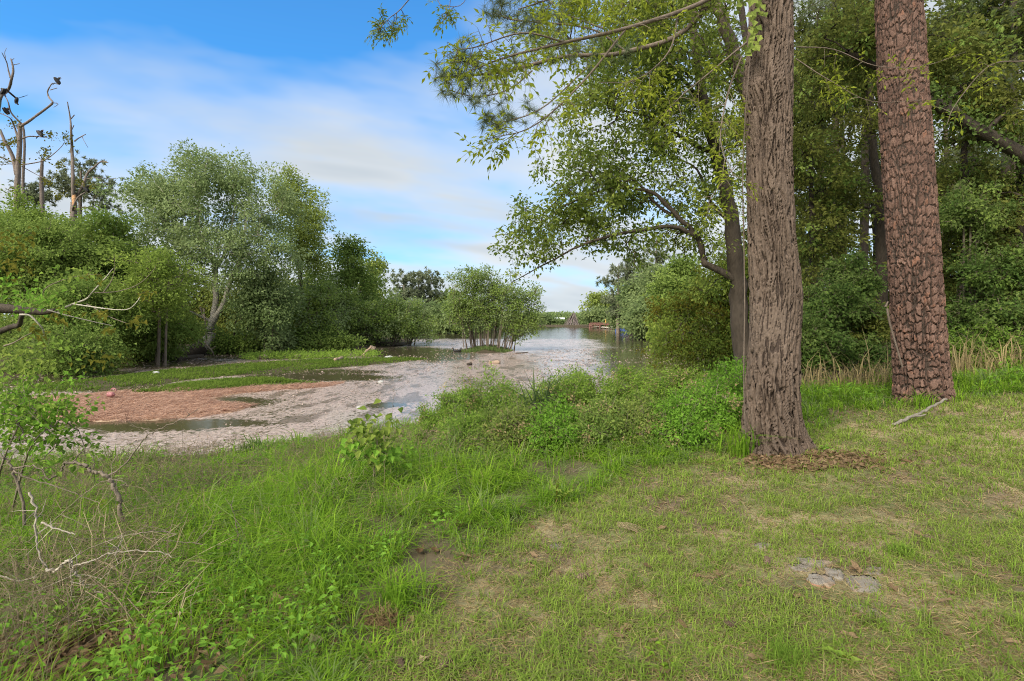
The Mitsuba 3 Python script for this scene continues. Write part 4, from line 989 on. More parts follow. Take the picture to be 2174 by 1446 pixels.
for pts, a, b in B_:
    q = smooth_line(pts, 6)
    w.tube(q, np.linspace(a, b, len(q)), 6, 'bark', .4)
    n = int(min(len(q) * .65, 26))
    for j in range(len(q) - n, len(q)):
        for _ in range(2):
            e = q[j] + unit(rg.normal(size=3) + [-.5, 0, .2]) * rg.uniform(.05, .30)
            w.tube([q[j], e], [.006, .004], 3, 'bark', .4)
            needle_tufts(m, rg, e[None], 60, .20, .0075, 'pine', .45)
w.build(part(k, 'branch'), 'mat_wood', True)
m.build(part(k, 'needle'), 'mat_leaf')
# vine on the furrowed trunk
k = thing('climbing_vine', 'thin bare vine hanging down the left side of the furrowed trunk', 'vine')
m = MB()
m.tube(smooth_line([P(1583, 930, 5.82), P(1579, 800, 5.82), P(1581, 650, 5.82), P(1579, 500, 5.82), P(1577, 380, 5.82), P(1582, 250, 5.80), P(1592, 120, 5.78), P(1594, -40, 5.78)], 5), .007, 5, 'bark', .2)
m.build(part(k, 'stem'), 'mat_wood', True)
m = MB()
n = 46
t = rg.random(n)
p = np.stack([np.interp(t, [0, .5, 1], [P(1592, 130, 5.75)[0], P(1593, 60, 5.75)[0], P(1597, -30, 5.75)[0]]), np.full(n, 5.66) + rg.normal(size=n) * .03, np.interp(t, [0, 1], [P(0, 140, 6)[2], P(0, -30, 6)[2]])], 1) + rg.normal(size=(n, 3)) * [.05, .02, .05]
m.leaves(p, rg.normal(size=(n, 3)) * [.6, .2, .3] + [0, -.2, -.7], rg.normal(size=(n, 3)) * .3 + [0, -1, .3], .085, .075, 'darkleaf', .6 + .2 * rg.normal(size=n))
m.build(part(k, 'foliage'), 'mat_leaf')

# ------------------------------------------------------------------ grass
def scatter(rng, n, ymin, ymax, power=2.0, slack=1.15):
    """n ground points in view, denser near the camera (the density falls with the distance to the power)."""
    u = rng.random(n)
    k = 2 - power
    y = ymin * (ymax / ymin) ** u if abs(k) < 1e-6 else (ymin ** k + u * (ymax ** k - ymin ** k)) ** (1 / k)
    x = y * rng.uniform(-CX / F * slack, CX / F * slack, n)
    return x, y


def clump_noise(x, y, f, seed, o=3):
    return meshkit.fbm(np.stack([x * f, y * f, x * 0], -1), o, seed=seed)


rg = rng_of('lawn')
BARE = at_ground(1755, 1235)
x, y = scatter(rg, 420000, 1.5, 17, 1.75)
s = signed(LAWN_EDGE, x, y, closed=False)
edge = s + .35 * (clump_noise(x, y, 2.2, 12) - .5)
tuft = clump_noise(x, y, 3.2, 41)
fineT = clump_noise(x, y, 11.0, 42, 2)
bare = np.exp(-(((x - BARE[0]) / .50) ** 2 + ((y - BARE[1]) / .20) ** 2)) + .75 * np.exp(-(((x - BARE[0] - .55) / .5) ** 2 + ((y - BARE[1] + .32) / .10) ** 2))
litter = np.exp(-(((x - 3.1) / .45) ** 2 + ((y - 5.4) / .22) ** 2)) * (.4 + 1.0 * clump_noise(x, y, 4.0, 44))
nearedge = np.exp(-(edge / .22) ** 2)
dens = np.clip(2.2 * (tuft - .32) + 1.7 * (fineT - .38), 0.08, 1) * (1 - np.clip(bare * 1.15, 0, .97)) * (1 - np.clip(litter * 1.2, 0, .97)) * (1 - .45 * nearedge * (y < 5.2))
keep = (edge < .03) & (rg.random(len(x)) < dens)
x, y, tf, fT = x[keep], y[keep], tuft[keep], fineT[keep]
z = ground_z(x, y)
n = len(x)
h = (.022 + .040 * rg.random(n) ** 1.6 + .035 * np.clip(tf - .5, 0, 1)) * (1 + .9 * (fT > .62) * rg.random(n))
grow = np.clip(y / 3.6, 1, 2.6)
c = np.where(rg.random(n) < .22, pal('lawnyellow'), pal('lawn')).astype(float)
m = MB()
m.blades(np.stack([x, y, z - .004], 1), h * np.sqrt(grow), .0048 * grow, rg.uniform(.2, 1.5, n), rg.uniform(0, 6.283, n), c, .5 + .9 * (tf - .5) + .22 * rg.normal(size=n), b0=.9, b1=1.05)
m.build(tag('lawn_grass', 'short patchy mown grass of the lawn', 'grass', kind='stuff'), 'mat_leaf')
# straw and dry clippings lying between the blades
x, y = scatter(rg, 215000, 1.5, 15, 1.8)
s = signed(LAWN_EDGE, x, y, closed=False)
edge = s + .35 * (clump_noise(x, y, 2.2, 12) - .5)
thin = clump_noise(x, y, 3.2, 41)
keep = (edge < .22) & (rg.random(len(x)) < np.clip(1.15 - 1.5 * (thin - .25), .15, 1))
x, y = x[keep], y[keep]
n = len(x)
z = ground_z(x, y)
grow = np.clip(y / 3.6, 1, 2.6)
a = rg.uniform(0, 6.283, n)
d = np.stack([np.cos(a), np.sin(a), rg.normal(size=n) * .22], 1)
m = MB()
m.leaves(np.stack([x, y, z + .004 + .012 * rg.random(n)], 1), d, np.array([0, 0, 1.0]) + rg.normal(size=(n, 3)) * .35, rg.uniform(.025, .085, n) * np.sqrt(grow) * np.where(rg.random(n) < .12, 1.8, 1), .0042 * grow, np.where(rg.random(n) < .28, pal('deadleaf'), pal('straw')).astype(float), .45 + .28 * rg.normal(size=n), fold=.05, droop=.02)
m.build(tag('dry_straw', 'dry straw and pale clippings lying through the lawn', 'straw', kind='stuff'), 'mat_leaf')

# the unmown bank: tussocks of long bright grass
rg = rng_of('bank')
x, y = scatter(rg, 260000, 1.7, 26, 1.6, 1.2)
s = signed(LAWN_EDGE, x, y, closed=False)
w = -signed(SHORE, x, y)
edge = s + .35 * (clump_noise(x, y, 2.2, 12) - .5)
tus = clump_noise(x, y, 1.9, 51)
fin = clump_noise(x, y, 6.0, 52, 2)
brown = sstep(.50, .62, clump_noise(x, y, .62, 53)) * sstep(2.2, 3.6, s)
CORNER = at_ground(130, 1385)
corner = np.exp(-(((x - CORNER[0]) / .95) ** 2 + ((y - CORNER[1]) / .60) ** 2))
HC = [(x0, y0) for x0, y0 in [(-.55, 7.2), (.0, 7.0), (.6, 6.9), (1.15, 6.8), (1.65, 6.8), (2.1, 6.7)]]
hedge = np.max([np.exp(-(((x - a_) / .50) ** 2 + ((y - b_) / .42) ** 2)) for a_, b_ in HC], axis=0)
dens = np.clip(.12 + 2.4 * (tus - .36) + 2.0 * (fin - .42), .03, 1) * (1 - .72 * brown) * (1 - .85 * corner) * (1 - .85 * hedge)
keep = (edge > -.05) & (w > .1) & (rg.random(len(x)) < dens * .72) & ((y < 13) | (x > -4))
x, y, s, tus, fin, w = x[keep], y[keep], s[keep], tus[keep], fin[keep], w[keep]
n = len(x)
z = ground_z(x, y)
grow = np.clip(y / 4.0, 1, 3.2)
h = (.07 + .26 * np.clip(s / 1.2, 0, 1) * (.45 + .9 * np.clip(tus - .3, 0, .6)) ) * rg.uniform(.5, 1.25, n) * (.8 + .5 * (fin > .55)) * (.45 + .55 * sstep(2.2, 4.6, y))
az = rg.uniform(0, 6.283, n)
c = np.where(rg.random(n) < .20, pal('tallgrass2'), pal('tallgrass')).astype(float)
c = np.where(rg.random(n) < .13, pal('straw'), c)
m = MB()
m.blades(np.stack([x, y, z - .01], 1), h * rg.uniform(.6, 1.1, n), .0052 * grow * rg.uniform(.6, 1.5, n), rg.uniform(.15, 1.5, n), az, c,   .45 + 1.0 * (tus - .5) + .28 * rg.normal(size=n), b0=.9, b1=1.05)
# tussocks: blades leaning out of a common foot
free = (1 - .97 * np.exp(-(((x - CORNER[0]) / 1.0) ** 2 + ((y - CORNER[1]) / .65) ** 2))) * sstep(.42, .62, tus + .5 * (fin - .5)) * (1 - .9 * hedge[keep]) + 1e-6
j = rg.choice(n, 4300, p=free / free.sum())
q = 15
jj = np.repeat(j, q)
o = rg.normal(size=(len(jj), 2)) * .035 * np.sqrt(grow[jj])[:, None]
ta = np.arctan2(o[:, 1], o[:, 0]) + rg.normal(size=len(jj)) * .4
th = np.repeat(rg.uniform(.75, 1.5, len(j)), q)
tt = np.repeat(rg.normal(size=len(j)) * .3, q)
m.blades(np.stack([x[jj] + o[:, 0], y[jj] + o[:, 1], z[jj] - .01], 1), (.06 + h[jj]) * th * rg.uniform(.5, 1.1, len(jj)), .0056 * grow[jj] * rg.uniform(.6, 1.4, len(jj)), rg.uniform(.3, 1.7, len(jj)), ta, np.where(np.repeat(rg.random(len(j)) < .2, q), pal('tallgrass2'), pal('tallgrass')).astype(float), .45 + tt + .16 * rg.normal(size=len(jj)), b0=.9, b1=1.05)
m.build(tag('long_grass', 'long bright green unmown grass on the bank', 'grass', kind='stuff'), 'mat_leaf')
# low leafy weeds through the grass
x, y = scatter(rg, 3500, 2.0, 17, 1.2, 1.2)
s = signed(LAWN_EDGE, x, y, closed=False)
w = -signed(SHORE, x, y)
keep = (s > .35) & (w > .3) & (clump_noise(x, y, .9, 61) > .47) & ((y < 13) | (x > -4))
x, y = x[keep], y[keep]
k = 9
n = len(x)
z = ground_z(x, y)
c = np.repeat(np.stack([x, y, z + .10 * (1 + rg.random(n))], 1), k, 0)
p = c + rg.normal(size=c.shape) * [.05, .05, .05]
gr = np.repeat(np.clip(y / 4.5, 1, 2.2), k)
m = MB()
m.leaves(p, rg.normal(size=p.shape) * [1, 1, .4], rg.normal(size=p.shape) * .45 + [0, 0, 1], .046 * gr * rg.uniform(.6, 1.3, len(p)), .024 * gr, 'shrubbright', np.repeat(.4 + .25 * rg.normal(size=n), k) + .1 * rg.normal(size=len(p)))
m.build(tag('bank_weeds', 'small leafy weeds scattered through the bank grass', 'weeds', kind='stuff'), 'mat_leaf')
# wiry dead stems, the brown haze over the bank
x, y = scatter(rg, 24000, 2.2, 15, 1.3, 1.2)
s = signed(LAWN_EDGE, x, y, closed=False)
w = -signed(SHORE, x, y)
brown = sstep(.44, .58, clump_noise(x, y, .62, 53)) * sstep(1.2, 2.4, s)
keep = (w > .4) & (rg.random(len(x)) < brown) & ((y < 13) | (x > -4))
x, y = x[keep], y[keep]
z = ground_z(x, y)
n = len(x)
m = MB()
gr = np.clip(y / 5, .8, 2)
m.blades(np.stack([x, y, z], 1), rg.uniform(.18, .55, n), .0040 * gr, rg.uniform(.1, 1.3, n), rg.uniform(0, 6.28, n), 'deadstem', rg.random(n), curl=.6, b0=.9, b1=1.05)
q = np.repeat(np.stack([x, y, z], 1), 3, 0) + rg.normal(size=(3 * n, 3)) * [.10, .10, .0] + np.stack([np.zeros(3 * n), np.zeros(3 * n), rg.uniform(.08, .42, 3 * n)], 1)
m.leaves(q, rg.normal(size=q.shape) + [0, 0, .3], rg.normal(size=q.shape), rg.uniform(.06, .20, len(q)), .0045 * np.repeat(gr, 3), 'deadstem', rg.random(len(q)), fold=.02, droop=.0)
m.build(tag('dead_stalks', 'tangle of wiry grey-brown dead stalks over the bank', 'dead stalks', kind='stuff'), 'mat_leaf')
# strip of long grass right of the furrowed trunk up to the wood
x, y = scatter(rg, 120000, 6.2, 14.5, .6, 1.15)
s = signed(LAWN_EDGE, x, y, closed=False)
tus = clump_noise(x, y, 1.5, 71)
keep = (s > -.1 + .5 * (clump_noise(x, y, 1.4, 72) - .5)) & (x > 3.2) & (rg.random(len(x)) < np.clip(.2 + 1.6 * (tus - .3), .1, 1)) & (y < 11.4 + .25 * (x - 4))
x, y, s, tus = x[keep], y[keep], s[keep], tus[keep]
n = len(x)
m = MB()
c = np.where(rg.random(n) < .25, pal('tallgrass2'), pal('tallgrass')).astype(float)
m.blades(np.stack([x, y, ground_z(x, y) - .01], 1), rg.uniform(.10, .34, n) * (.5 + .9 * np.clip(tus, .2, .8)) * (.5 + .5 * sstep(0, .8, s)), .011 * rg.uniform(.6, 1.4, n), rg.uniform(.15, 1.0, n), rg.uniform(0, 6.28, n), c, .4 + .9 * (tus - .5) + .2 * rg.normal(size=n), b0=.88, b1=1.06)
m.build(tag('strip_grass', 'long grass in the strip between the two big trunks and the dark wood', 'grass', kind='stuff'), 'mat_leaf')
# dry stalks along the wood's edge
m = MB()
for px0, px1, nn in [(1700, 1890, 260), (2010, 2174, 240)]:
    px = rg.uniform(px0, px1, nn)
    yy = rg.uniform(9.9, 11.2, nn)
    xx = (px - CX) / F * yy
    m.blades(np.stack([xx, yy, ground_z(xx, yy)], 1), rg.uniform(.4, .95, nn) * np.where(rg.random(nn) < .2, 1.5, 1), .020, rg.uniform(.1, .9, nn), rg.uniform(0, 6.28, nn), 'straw', .35 + .3 * rg.random(nn), curl=1.2, b0=.9, b1=1.05)
m.build(tag('dry_stalks', 'tall tan dry grass stalks standing along the edge of the dark wood', 'dry grass', kind='stuff'), 'mat_leaf')
# grass on the spits in the pond
m = MB()
for poly, nn, hh, nm in [(GRASS_SPIT, 42000, .16, 'spit'), (GRASS_SPIT2, 16000, .20, 'spit')]:
    lo, hi = poly.min(0), poly.max(0)
    x, y = rg.uniform(lo[0], hi[0], nn * 2), rg.uniform(lo[1], hi[1], nn * 2)
    d = signed(poly, x, y) + .8 * (clump_noise(x, y, .8, 81) - .5)
    keep = (d > -.05) & (rg.random(len(x)) < np.clip(.15 + 1.8 * (clump_noise(x, y, .7, 82) - .3), .1, 1))
    x, y = x[keep], y[keep]
    n = len(x)
    cn = clump_noise(x, y, .45, 83)
    m.blades(np.stack([x, y, np.maximum(ground_z(x, y), WATER) - .01], 1), hh * rg.uniform(.35, 1.1, n) * (.6 + .8 * cn), .035, rg.uniform(.2, 1.0, n), rg.uniform(0, 6.28, n), nm, .45 + .9 * (cn - .5) + .2 * rg.normal(size=n), b0=.9, b1=1.05)
m.build(tag('spit_grass', 'bright low grass covering the spits of mud in the pond', 'grass', kind='stuff'), 'mat_leaf')
# straw washed up on the mud flat
m = MB()
lo, hi = MUD_FLAT.min(0), MUD_FLAT.max(0)
x, y = rg.uniform(lo[0], hi[0], 60000), rg.uniform(lo[1], hi[1], 60000)
keep = signed(MUD_FLAT, x, y) + .5 * (clump_noise(x, y, 1.3, 85) - .5) > 0
x, y = x[keep], y[keep]
n = len(x)
a = rg.normal(size=n) * .7
m.leaves(np.stack([x, y, np.maximum(ground_z(x, y), WATER) + .01 + .03 * rg.random(n)], 1), np.stack([np.cos(a), np.sin(a), rg.normal(size=n) * .2], 1), np.array([0, 0, 1.0]) + rg.normal(size=(n, 3)) * .4, rg.uniform(.12, .34, n), .022, 'mudstraw', .45 + .5 * (clump_noise(x, y, 1.1, 86) - .5) + .25 * rg.normal(size=n), fold=.1, droop=.02)
m.build(tag('washed_straw', 'pinkish dead straw washed up over the mud flat', 'straw', kind='stuff'), 'mat_leaf')
# floating flakes on the near water
m = MB()
x, y = scatter(rg, 90000, 9.5, 52, 1.2, 1.1)
wv = -signed(SHORE, x, y)
bed = ground_z(x, y)
g = clump_noise(x, y * .6, .9, 91, 4)
open_ = np.zeros(len(x))
for q in [(690, 801, 110, 6), (455, 853, 90, 9), (300, 902, 130, 10), (820, 860, 36, 4), (860, 748, 95, 8), (1330, 752, 52, 12), (1360, 783, 70, 12), (1460, 790, 90, 16), (950, 830, 90, 40)]:
    cc, e_, f_ = GP(q[0], q[1]), GP(q[0] + q[2], q[1]), GP(q[0], q[1] - q[3])
    open_ = np.maximum(open_, np.clip(1.4 - np.hypot((x - cc[0] / cc[1] * y) / (abs(e_[0] - cc[0])), (y - cc[1]) / abs(f_[1] - cc[1])), 0, 1))
keep = (wv < -.05) & (bed < WATER - .01) & (rg.random(len(x)) < np.clip(.2 + 2.4 * (g - .36), .03, 1) * (1 - .95 * np.clip(open_, 0, 1)))
x, y = x[keep], y[keep]
n = len(x)
a = rg.uniform(0, 6.28, n)
grow = np.clip(y / 14, .8, 2.6)
L = rg.uniform(.02, .065, n) * grow
m.leaves(np.stack([x, y, np.full(n, WATER + .006) + .014 * rg.random(n)], 1), np.stack([np.cos(a), np.sin(a), rg.normal(size=n) * .16], 1), np.array([0, 0, 1.0]) + rg.normal(size=(n, 3)) * .25, L, L * rg.uniform(.4, .9, n), np.where(rg.random(n) < .45, pal('scumdark'), pal('scum')).astype(float), .45 + .28 * rg.normal(size=n), fold=.15, droop=.05)
m.build(tag('floating_debris', 'pinkish-brown flakes of debris floating over the near water', 'floating debris', kind='stuff'), 'mat_plain')

# ------------------------------------------------------------------ shrubs and plants on the bank
rg = rng_of('hedge')
HEDGE = [(985, 905, 9.2, 70, 62, 'shrub', .35, 'left end, thinning out towards the pond'), (1060, 880, 9.0, 75, 62, 'shrub', .3, 'dull green one behind the strap-leaved clump'), (1140, 900, 8.4, 75, 60, 'shrub', .35, 'dark-hearted one in the middle'), (1225, 880, 8.6, 75, 62, 'shrub', .45, 'below the tall waving sprig'),
         (1310, 890, 8.4, 70, 62, 'shrub', .4, 'one with a brown dead patch'), (1390, 900, 8.0, 60, 55, 'shrub', .5, 'just left of the broad-bladed grass'), (1500, 895, 7.4, 62, 55, 'shrubbright', .45, 'bright small-leaved one nearest the furrowed trunk'), (1545, 850, 7.8, 40, 52, 'shrubbright', .35, 'bright one touching the furrowed trunk'),
         (1455, 850, 8.8, 55, 40, 'shrub', .55, 'pale one set back towards the water'), (1350, 845, 9.6, 60, 38, 'shrub', .6, 'hazy one along the waterline'), (1210, 842, 10.0, 70, 34, 'shrub', .55, 'low one beside the waterline'), (930, 930, 9.4, 45, 40, 'shrub', .5, 'smallest, at the very tip of the hedge'), (1000, 940, 7.2, 62, 42, 'shrub', .45, 'front row, nearest the young sapling'), (1090, 945, 7.0, 62, 58, 'darkleaf', .4, 'front row, below the strap-leaved clump'), (1185, 940, 6.9, 62, 56, 'shrubbright', .3, 'front row, fresh green in the middle'), (1275, 938, 6.8, 60, 60, 'midleaf', .5, 'front row, below the tall waving sprig'), (1362, 935, 6.8, 55, 56, 'darkleaf', .4, 'front row, with dry stems showing'), (1440, 925, 6.7, 50, 45, 'shrubbright', .3, 'front row, beside the broad-bladed grass')]
for px, py, Y, rx, ry, c, tn, w_ in HEDGE:
    b = foot(px, Y, -.05)
    py, ry = py - 8, ry * 1.12
    by = HY + (CAMH - b[2]) / Y * F
    cy = (py - ry + by) / 2
    h = (by - (py - ry)) / 2
    tree('bank_shrub', f'shrub of the tangled bank hedge, {w_}', 'shrub', [([b + [s * .012, 0, 0], P(px + s, cy, Y), P(px + s * 1.6, py - ry * .5, Y)], .014, .006) for s in (-26, -8, 10, 28)],
         [E(px, cy, Y, rx * 1.1, h * 1.12, .6), E(px + rx * .2, py - ry * 1.0, Y + .1, rx * .35, ry * .35, .25, .5), E(px - rx * .6, py - ry * .8, Y, rx * .25, ry * .4, .2, .5), E(px - rx * .5, cy + h * .3, Y - .25, rx * .6, h * .6, .4), E(px + rx * .5, cy + h * .3, Y - .2, rx * .6, h * .6, .4), E(px, py - ry * .4, Y, rx * .7, ry * .5, .4)],
         330, 38, .038, .020, c, 'twig', tip=.0022, rc=.10, step=.2, tone=tn, spread=.42, twigs=260, alt=('straw', .05), climb=.1, arch=.15, group='tangled hedge on the bank')
# sprigs that stand out over the water
for i, (pts, w_) in enumerate([([(1262, 880), (1268, 820), (1285, 775), (1300, 762)], 'tallest, waving with small leaves'), ([(1085, 890), (1062, 830), (1042, 795), (1030, 788)], 'bent left beside the strap leaves'), ([(975, 910), (966, 870), (960, 825)], 'leftmost, short and leafy'), ([(1165, 880), (1162, 830), (1180, 798)], 'thin with dark sparse leaves'), ([(1215, 880), (1222, 830), (1236, 800)], 'short between two tall ones')]):
    k = thing('shrub_sprig', f'leafy sprig rising from the bank hedge against the pond, {w_}', 'sprig', 'sprigs above the bank hedge')
    q = smooth_line([P(a, b, 8.3) for a, b in pts], 6)
    MB().tube(q, np.linspace(.006, .002, len(q)), 4, 'twig', .4).build(part(k, 'stem'), 'mat_wood')
    n = 90
    p = q[rg.integers(4, len(q), n)] + rg.normal(size=(n, 3)) * .10
    m = MB()
    m.leaves(p, rg.normal(size=(n, 3)), rg.normal(size=(n, 3)) * .5 + [0, 0, 1], .05, .026, 'midleaf' if i == 3 else 'shrub', .5 + .2 * rg.normal(size=n))
    m.build(part(k, 'foliage'), 'mat_leaf')


def strap_clump(name, label, cat, px, py, Y, n, h, w, col, tone, lean=(.2, .9), group=None, spread=.10):
    k = thing(name, label, cat, group)
    g = rng_of(k)
    b = foot(px, Y, 0) if py is None else at_ground(px, py)
    m = MB()
    a = g.uniform(0, 6.28, n)
    p = b + np.stack([g.normal(size=n) * spread, g.normal(size=n) * spread, np.zeros(n)], 1)
    m.blades(p, h * g.uniform(.55, 1.1, n), w, g.uniform(*lean, n), a, col, tone + .2 * g.normal(size=n), b0=.9, b1=1.05)
    m.build(k, 'mat_leaf')
    return k


strap_clump('strap_plant', 'dark clump of stiff strap-like leaves inside the bank hedge', 'plant', 1150, None, 8.0, 46, 1.15, .035, 'reed', .3, (.1, .7))
strap_clump('strap_plant', 'bright green fan of broad strap leaves near the furrowed trunk', 'plant', 1445, None, 7.6, 24, .75, .045, 'shrubbright', .4, (.3, 1.0))
strap_clump('strap_plant', 'olive strap-leaved clump standing left of the furrowed trunk near the water', 'plant', 1545, None, 9.5, 26, .95, .03, 'reed', .5, (.1, .8))
strap_clump('reed_clump', 'thin upright reeds at the water behind the bank hedge', 'reeds', 1322, None, 10.5, 60, 1.05, .012, 'reed', .6, (.02, .25), spread=.16)
strap_clump('reed_clump', 'small tuft of grey-green rushes at the water\'s edge left of the sapling', 'reeds', 532, 968, 0, 80, .42, .012, 'reed', .4, (.02, .3), spread=.14)
strap_clump('grass_tussock', 'arching bright grass tussock at the left foot of the furrowed trunk', 'grass', 1568, None, 5.85, 70, .48, .016, 'tallgrass', .45, (.3, 1.1))
strap_clump('grass_tussock', 'dark green broad-bladed tussock beside the bare twigs at left', 'grass', 455, 1215, 0, 40, .34, .020, 'tallgrass', .15, (.2, .8), spread=.07)
strap_clump('grass_tussock', 'dense round tuft of fine grass in the mown lawn, lower right', 'grass', 1672, 1410, 0, 230, .11, .004, 'lawn', .15, (.2, 1.1), spread=.045)
strap_clump('grass_tussock', 'small dark tuft of grass in the lawn near the right edge of the stone slabs', 'grass', 1912, 1180, 0, 90, .09, .006, 'lawn', .1, (.2, 1.0), spread=.04)
strap_clump('grass_tussock', 'leaning tussock overhanging the mown edge beside the straw clod', 'grass', 845, 1290, 0, 130, .26, .007, 'tallgrass', .5, (.3, 1.2), spread=.06)
strap_clump('grass_tussock', 'tall grass tuft under the left big grass edge at the bottom of the picture', 'grass', 330, 1420, 0, 100, .24, .007, 'tallgrass', .6, (.2, .9), spread=.09)
strap_clump('grass_tussock', 'grass tuft growing against the foot of the plated pine', 'grass', 1955, None, 7.6, 60, .32, .012, 'tallgrass', .5, (.2, .8), spread=.08)
# sapling with toothed heart leaves at the shore
k = thing('shore_sapling', 'young sapling with heart-shaped light green leaves in front of the pond', 'sapling')
b = at_ground(792, 1040)
YS = b[1]
m, l_ = MB(), MB()
S_ = [[(792, 1040), (795, 985), (800, 950), (806, 915), (822, 890)], [(798, 960), (775, 930), (755, 900)], [(802, 945), (785, 905), (765, 892)], [(795, 985), (770, 965), (740, 950)], [(797, 975), (812, 960), (822, 965)]]
for i, q in enumerate(S_):
    q = smooth_line([P(a, c, YS) for a, c in q], 5)
    m.tube(q, np.linspace(.010 if i == 0 else .005, .002, len(q)), 5, 'twig', .4)
    n = 34 if i else 62
    j = rg.integers(len(q) // 3, len(q), n)
    p = q[j] + rg.normal(size=(n, 3)) * [.10, .12, .06]
    l_.leaves(p, rg.normal(size=(n, 3)) * [1, 1, .3] + [0, 0, -.5], rg.normal(size=(n, 3)) * .35 + [0, -.2, 1], .095 * rg.uniform(.7, 1.2, n), .08, 'shrubbright' if i > 2 else 'willow', .5 + .22 * rg.normal(size=n), droop=.25)
m.build(part(k, 'stem'), 'mat_wood')
l_.build(part(k, 'foliage'), 'mat_leaf')
# small broad-leaved plants in the grass
for px, py, n, h, L, c, w_ in [(400, 1150, 16, .22, .06, 'shrubbright', 'with lobed pale leaves beside the dry twigs'), (230, 1110, 18, .24, .11, 'hickory', 'glowing yellow-green at the foot of the bent dead sapling'), (640, 1200, 26, .20, .07, 'tallgrass2', 'with grey-green narrow leaves in the long grass'), (110, 1260, 30, .26, .07, 'shrub', 'bushy one near the left edge'), (230, 1410, 12, .10, .08, 'shrub', 'with broad crinkled leaves at the bottom edge'),
                               (1750, 960, 26, .10, .05, 'shrubbright', 'low one growing in the dead leaves by the furrowed trunk'), (1705, 945, 22, .12, .045, 'shrub', 'sprouting at the flared root of the furrowed trunk'), (1410, 1420, 22, .05, .03, 'tallgrass', 'tiny one in the lawn at the bottom'), (1790, 1410, 6, .05, .06, 'lawn', 'with two broad blades in the lawn, lower right'), (180, 1360, 22, .12, .06, 'darkleaf', 'dark one in the dead leaves at lower left'), (600, 1175, 14, .2, .06, 'willow', 'pale one beside the forked dry twig'), (1180, 1075, 20, .22, .06, 'willow', 'with pale narrow leaves at the grass edge'), (905, 985, 24, .28, .06, 'shrubbright', 'bright sprout below the sapling'), (1000, 965, 24, .3, .06, 'shrubbright', 'bright sprout at the hedge foot')]:
    k = thing('broadleaf_weed', f'broad-leaved weed {w_}', 'weed')
    b = at_ground(px, py)
    m, w = MB(), MB()
    st = b + np.stack([rg.normal(size=5) * .06, rg.normal(size=5) * .06, h * rg.uniform(.6, 1.1, 5)], 1)
    for e in st:
        w.tube([b, (b + e) / 2 + rg.normal(size=3) * .01, e], [.0035, .003, .0015], 4, 'olive', .4)
    q = st[rg.integers(0, 5, n)]
    t = rg.uniform(.45, 1, n)[:, None]
    m.leaves(b + (q - b) * t, rg.normal(size=(n, 3)) * [1, 1, .3] + [0, 0, .15], rg.normal(size=(n, 3)) * .3 + [0, -.2, 1], L * rg.uniform(.6, 1.2, n), L * .5, c, .5 + .22 * rg.normal(size=n), fold=.12, droop=.2)
    w.build(part(k, 'stem'), 'mat_leaf')
    m.build(part(k, 'foliage'), 'mat_leaf')

# ------------------------------------------------------------------ left foreground: bare dead branches and leafy sprays
def bare(name, label, cat, lines, col, Y=None, mixv=.5, group=None, twig=0, seed=0, cap=True):
    """A dead branch given as pixel polylines with depths: [(points (px, py[, Y])), r0, r1]."""
    k = thing(name, label, cat, group)
    g = rng_of(k)
    for i, (pts, r0, r1) in enumerate(lines):
        q = smooth_line([P(a[0], a[1], a[2] if len(a) > 2 else Y) for a in pts], 6)
        q[1:-1] += g.normal(size=(len(q) - 2, 3)) * min(r0, .012) * .5
        m = MB().tube(q, np.linspace(r0, r1, len(q)) * .75 * (1 + .14 * g.normal(size=len(q)).clip(-1, 1)), 7, col, mixv, cap=cap)
        for _ in range(twig if i else twig * 2):
            j = int(g.integers(len(q) // 4, len(q)))
            d = unit(g.normal(size=3) + [0, 0, .2]) * g.uniform(.08, .28)
            m.tube([q[j], q[j] + d * .5 + g.normal(size=3) * .015, q[j] + d], [.003, .0022, .001], 3, col, mixv)
        m.build(part(k, 'stem' if i == 0 else 'twig'), 'mat_wood', True)
    return k


y1 = at_ground(258, 1150)[1]
bare('bent_sapling', 'dark dead sapling bent over like a hook at lower left', 'dead sapling', [([(258, 1150), (257, 1080), (247, 1045), (232, 1015), (212, 1005), (192, 1000), (184, 990), (165, 984), (136, 984), (130, 1000), (102, 1020)], .026, .011), ([(225, 1012), (265, 985), (300, 938), (330, 915), (380, 893), (401, 884), (398, 876)], .010, .003), ([(300, 938), (312, 925), (306, 912), (275, 903)], .005, .002),
      ([(152, 985), (170, 962), (182, 955)], .008, .005), ([(198, 996), (200, 980), (185, 955), (160, 935), (125, 925), (100, 910), (60, 872)], .006, .002), ([(245, 1020), (262, 1022), (275, 1035)], .006, .002)], 'twig', Y=y1, mixv=.35, twig=2)
bare('fallen_branch', 'pale forked bare branch lying in the grass at lower left', 'dead branch', [([(100, 1208), (112, 1212), (128, 1204), (140, 1192), (150, 1193), (160, 1210), (170, 1232), (186, 1245), (210, 1256), (245, 1268), (290, 1280)], .012, .005), ([(156, 1202), (200, 1188), (245, 1172), (300, 1170), (345, 1174), (366, 1184)], .007, .003), ([(245, 1178), (252, 1160), (259, 1146), (257, 1136)], .005, .003), ([(290, 1280), (330, 1292), (352, 1296)], .004, .002), ([(150, 1235), (200, 1240), (245, 1200), (280, 1184)], .004, .002), ([(148, 1196), (152, 1240), (148, 1300)], .006, .003)], 'twigpale', Y=3.35, mixv=.6, twig=2)
bare('arching_twig', 'long thin grey twig arching over the grass above the pale forked branch', 'twig', [([(142, 1192), (200, 1160), (258, 1140), (320, 1129), (375, 1134)], .005, .003), ([(60, 1150), (110, 1108), (165, 1060), (215, 1024), (262, 1016)], .004, .002)], 'twig', Y=3.7, mixv=.7, twig=3)
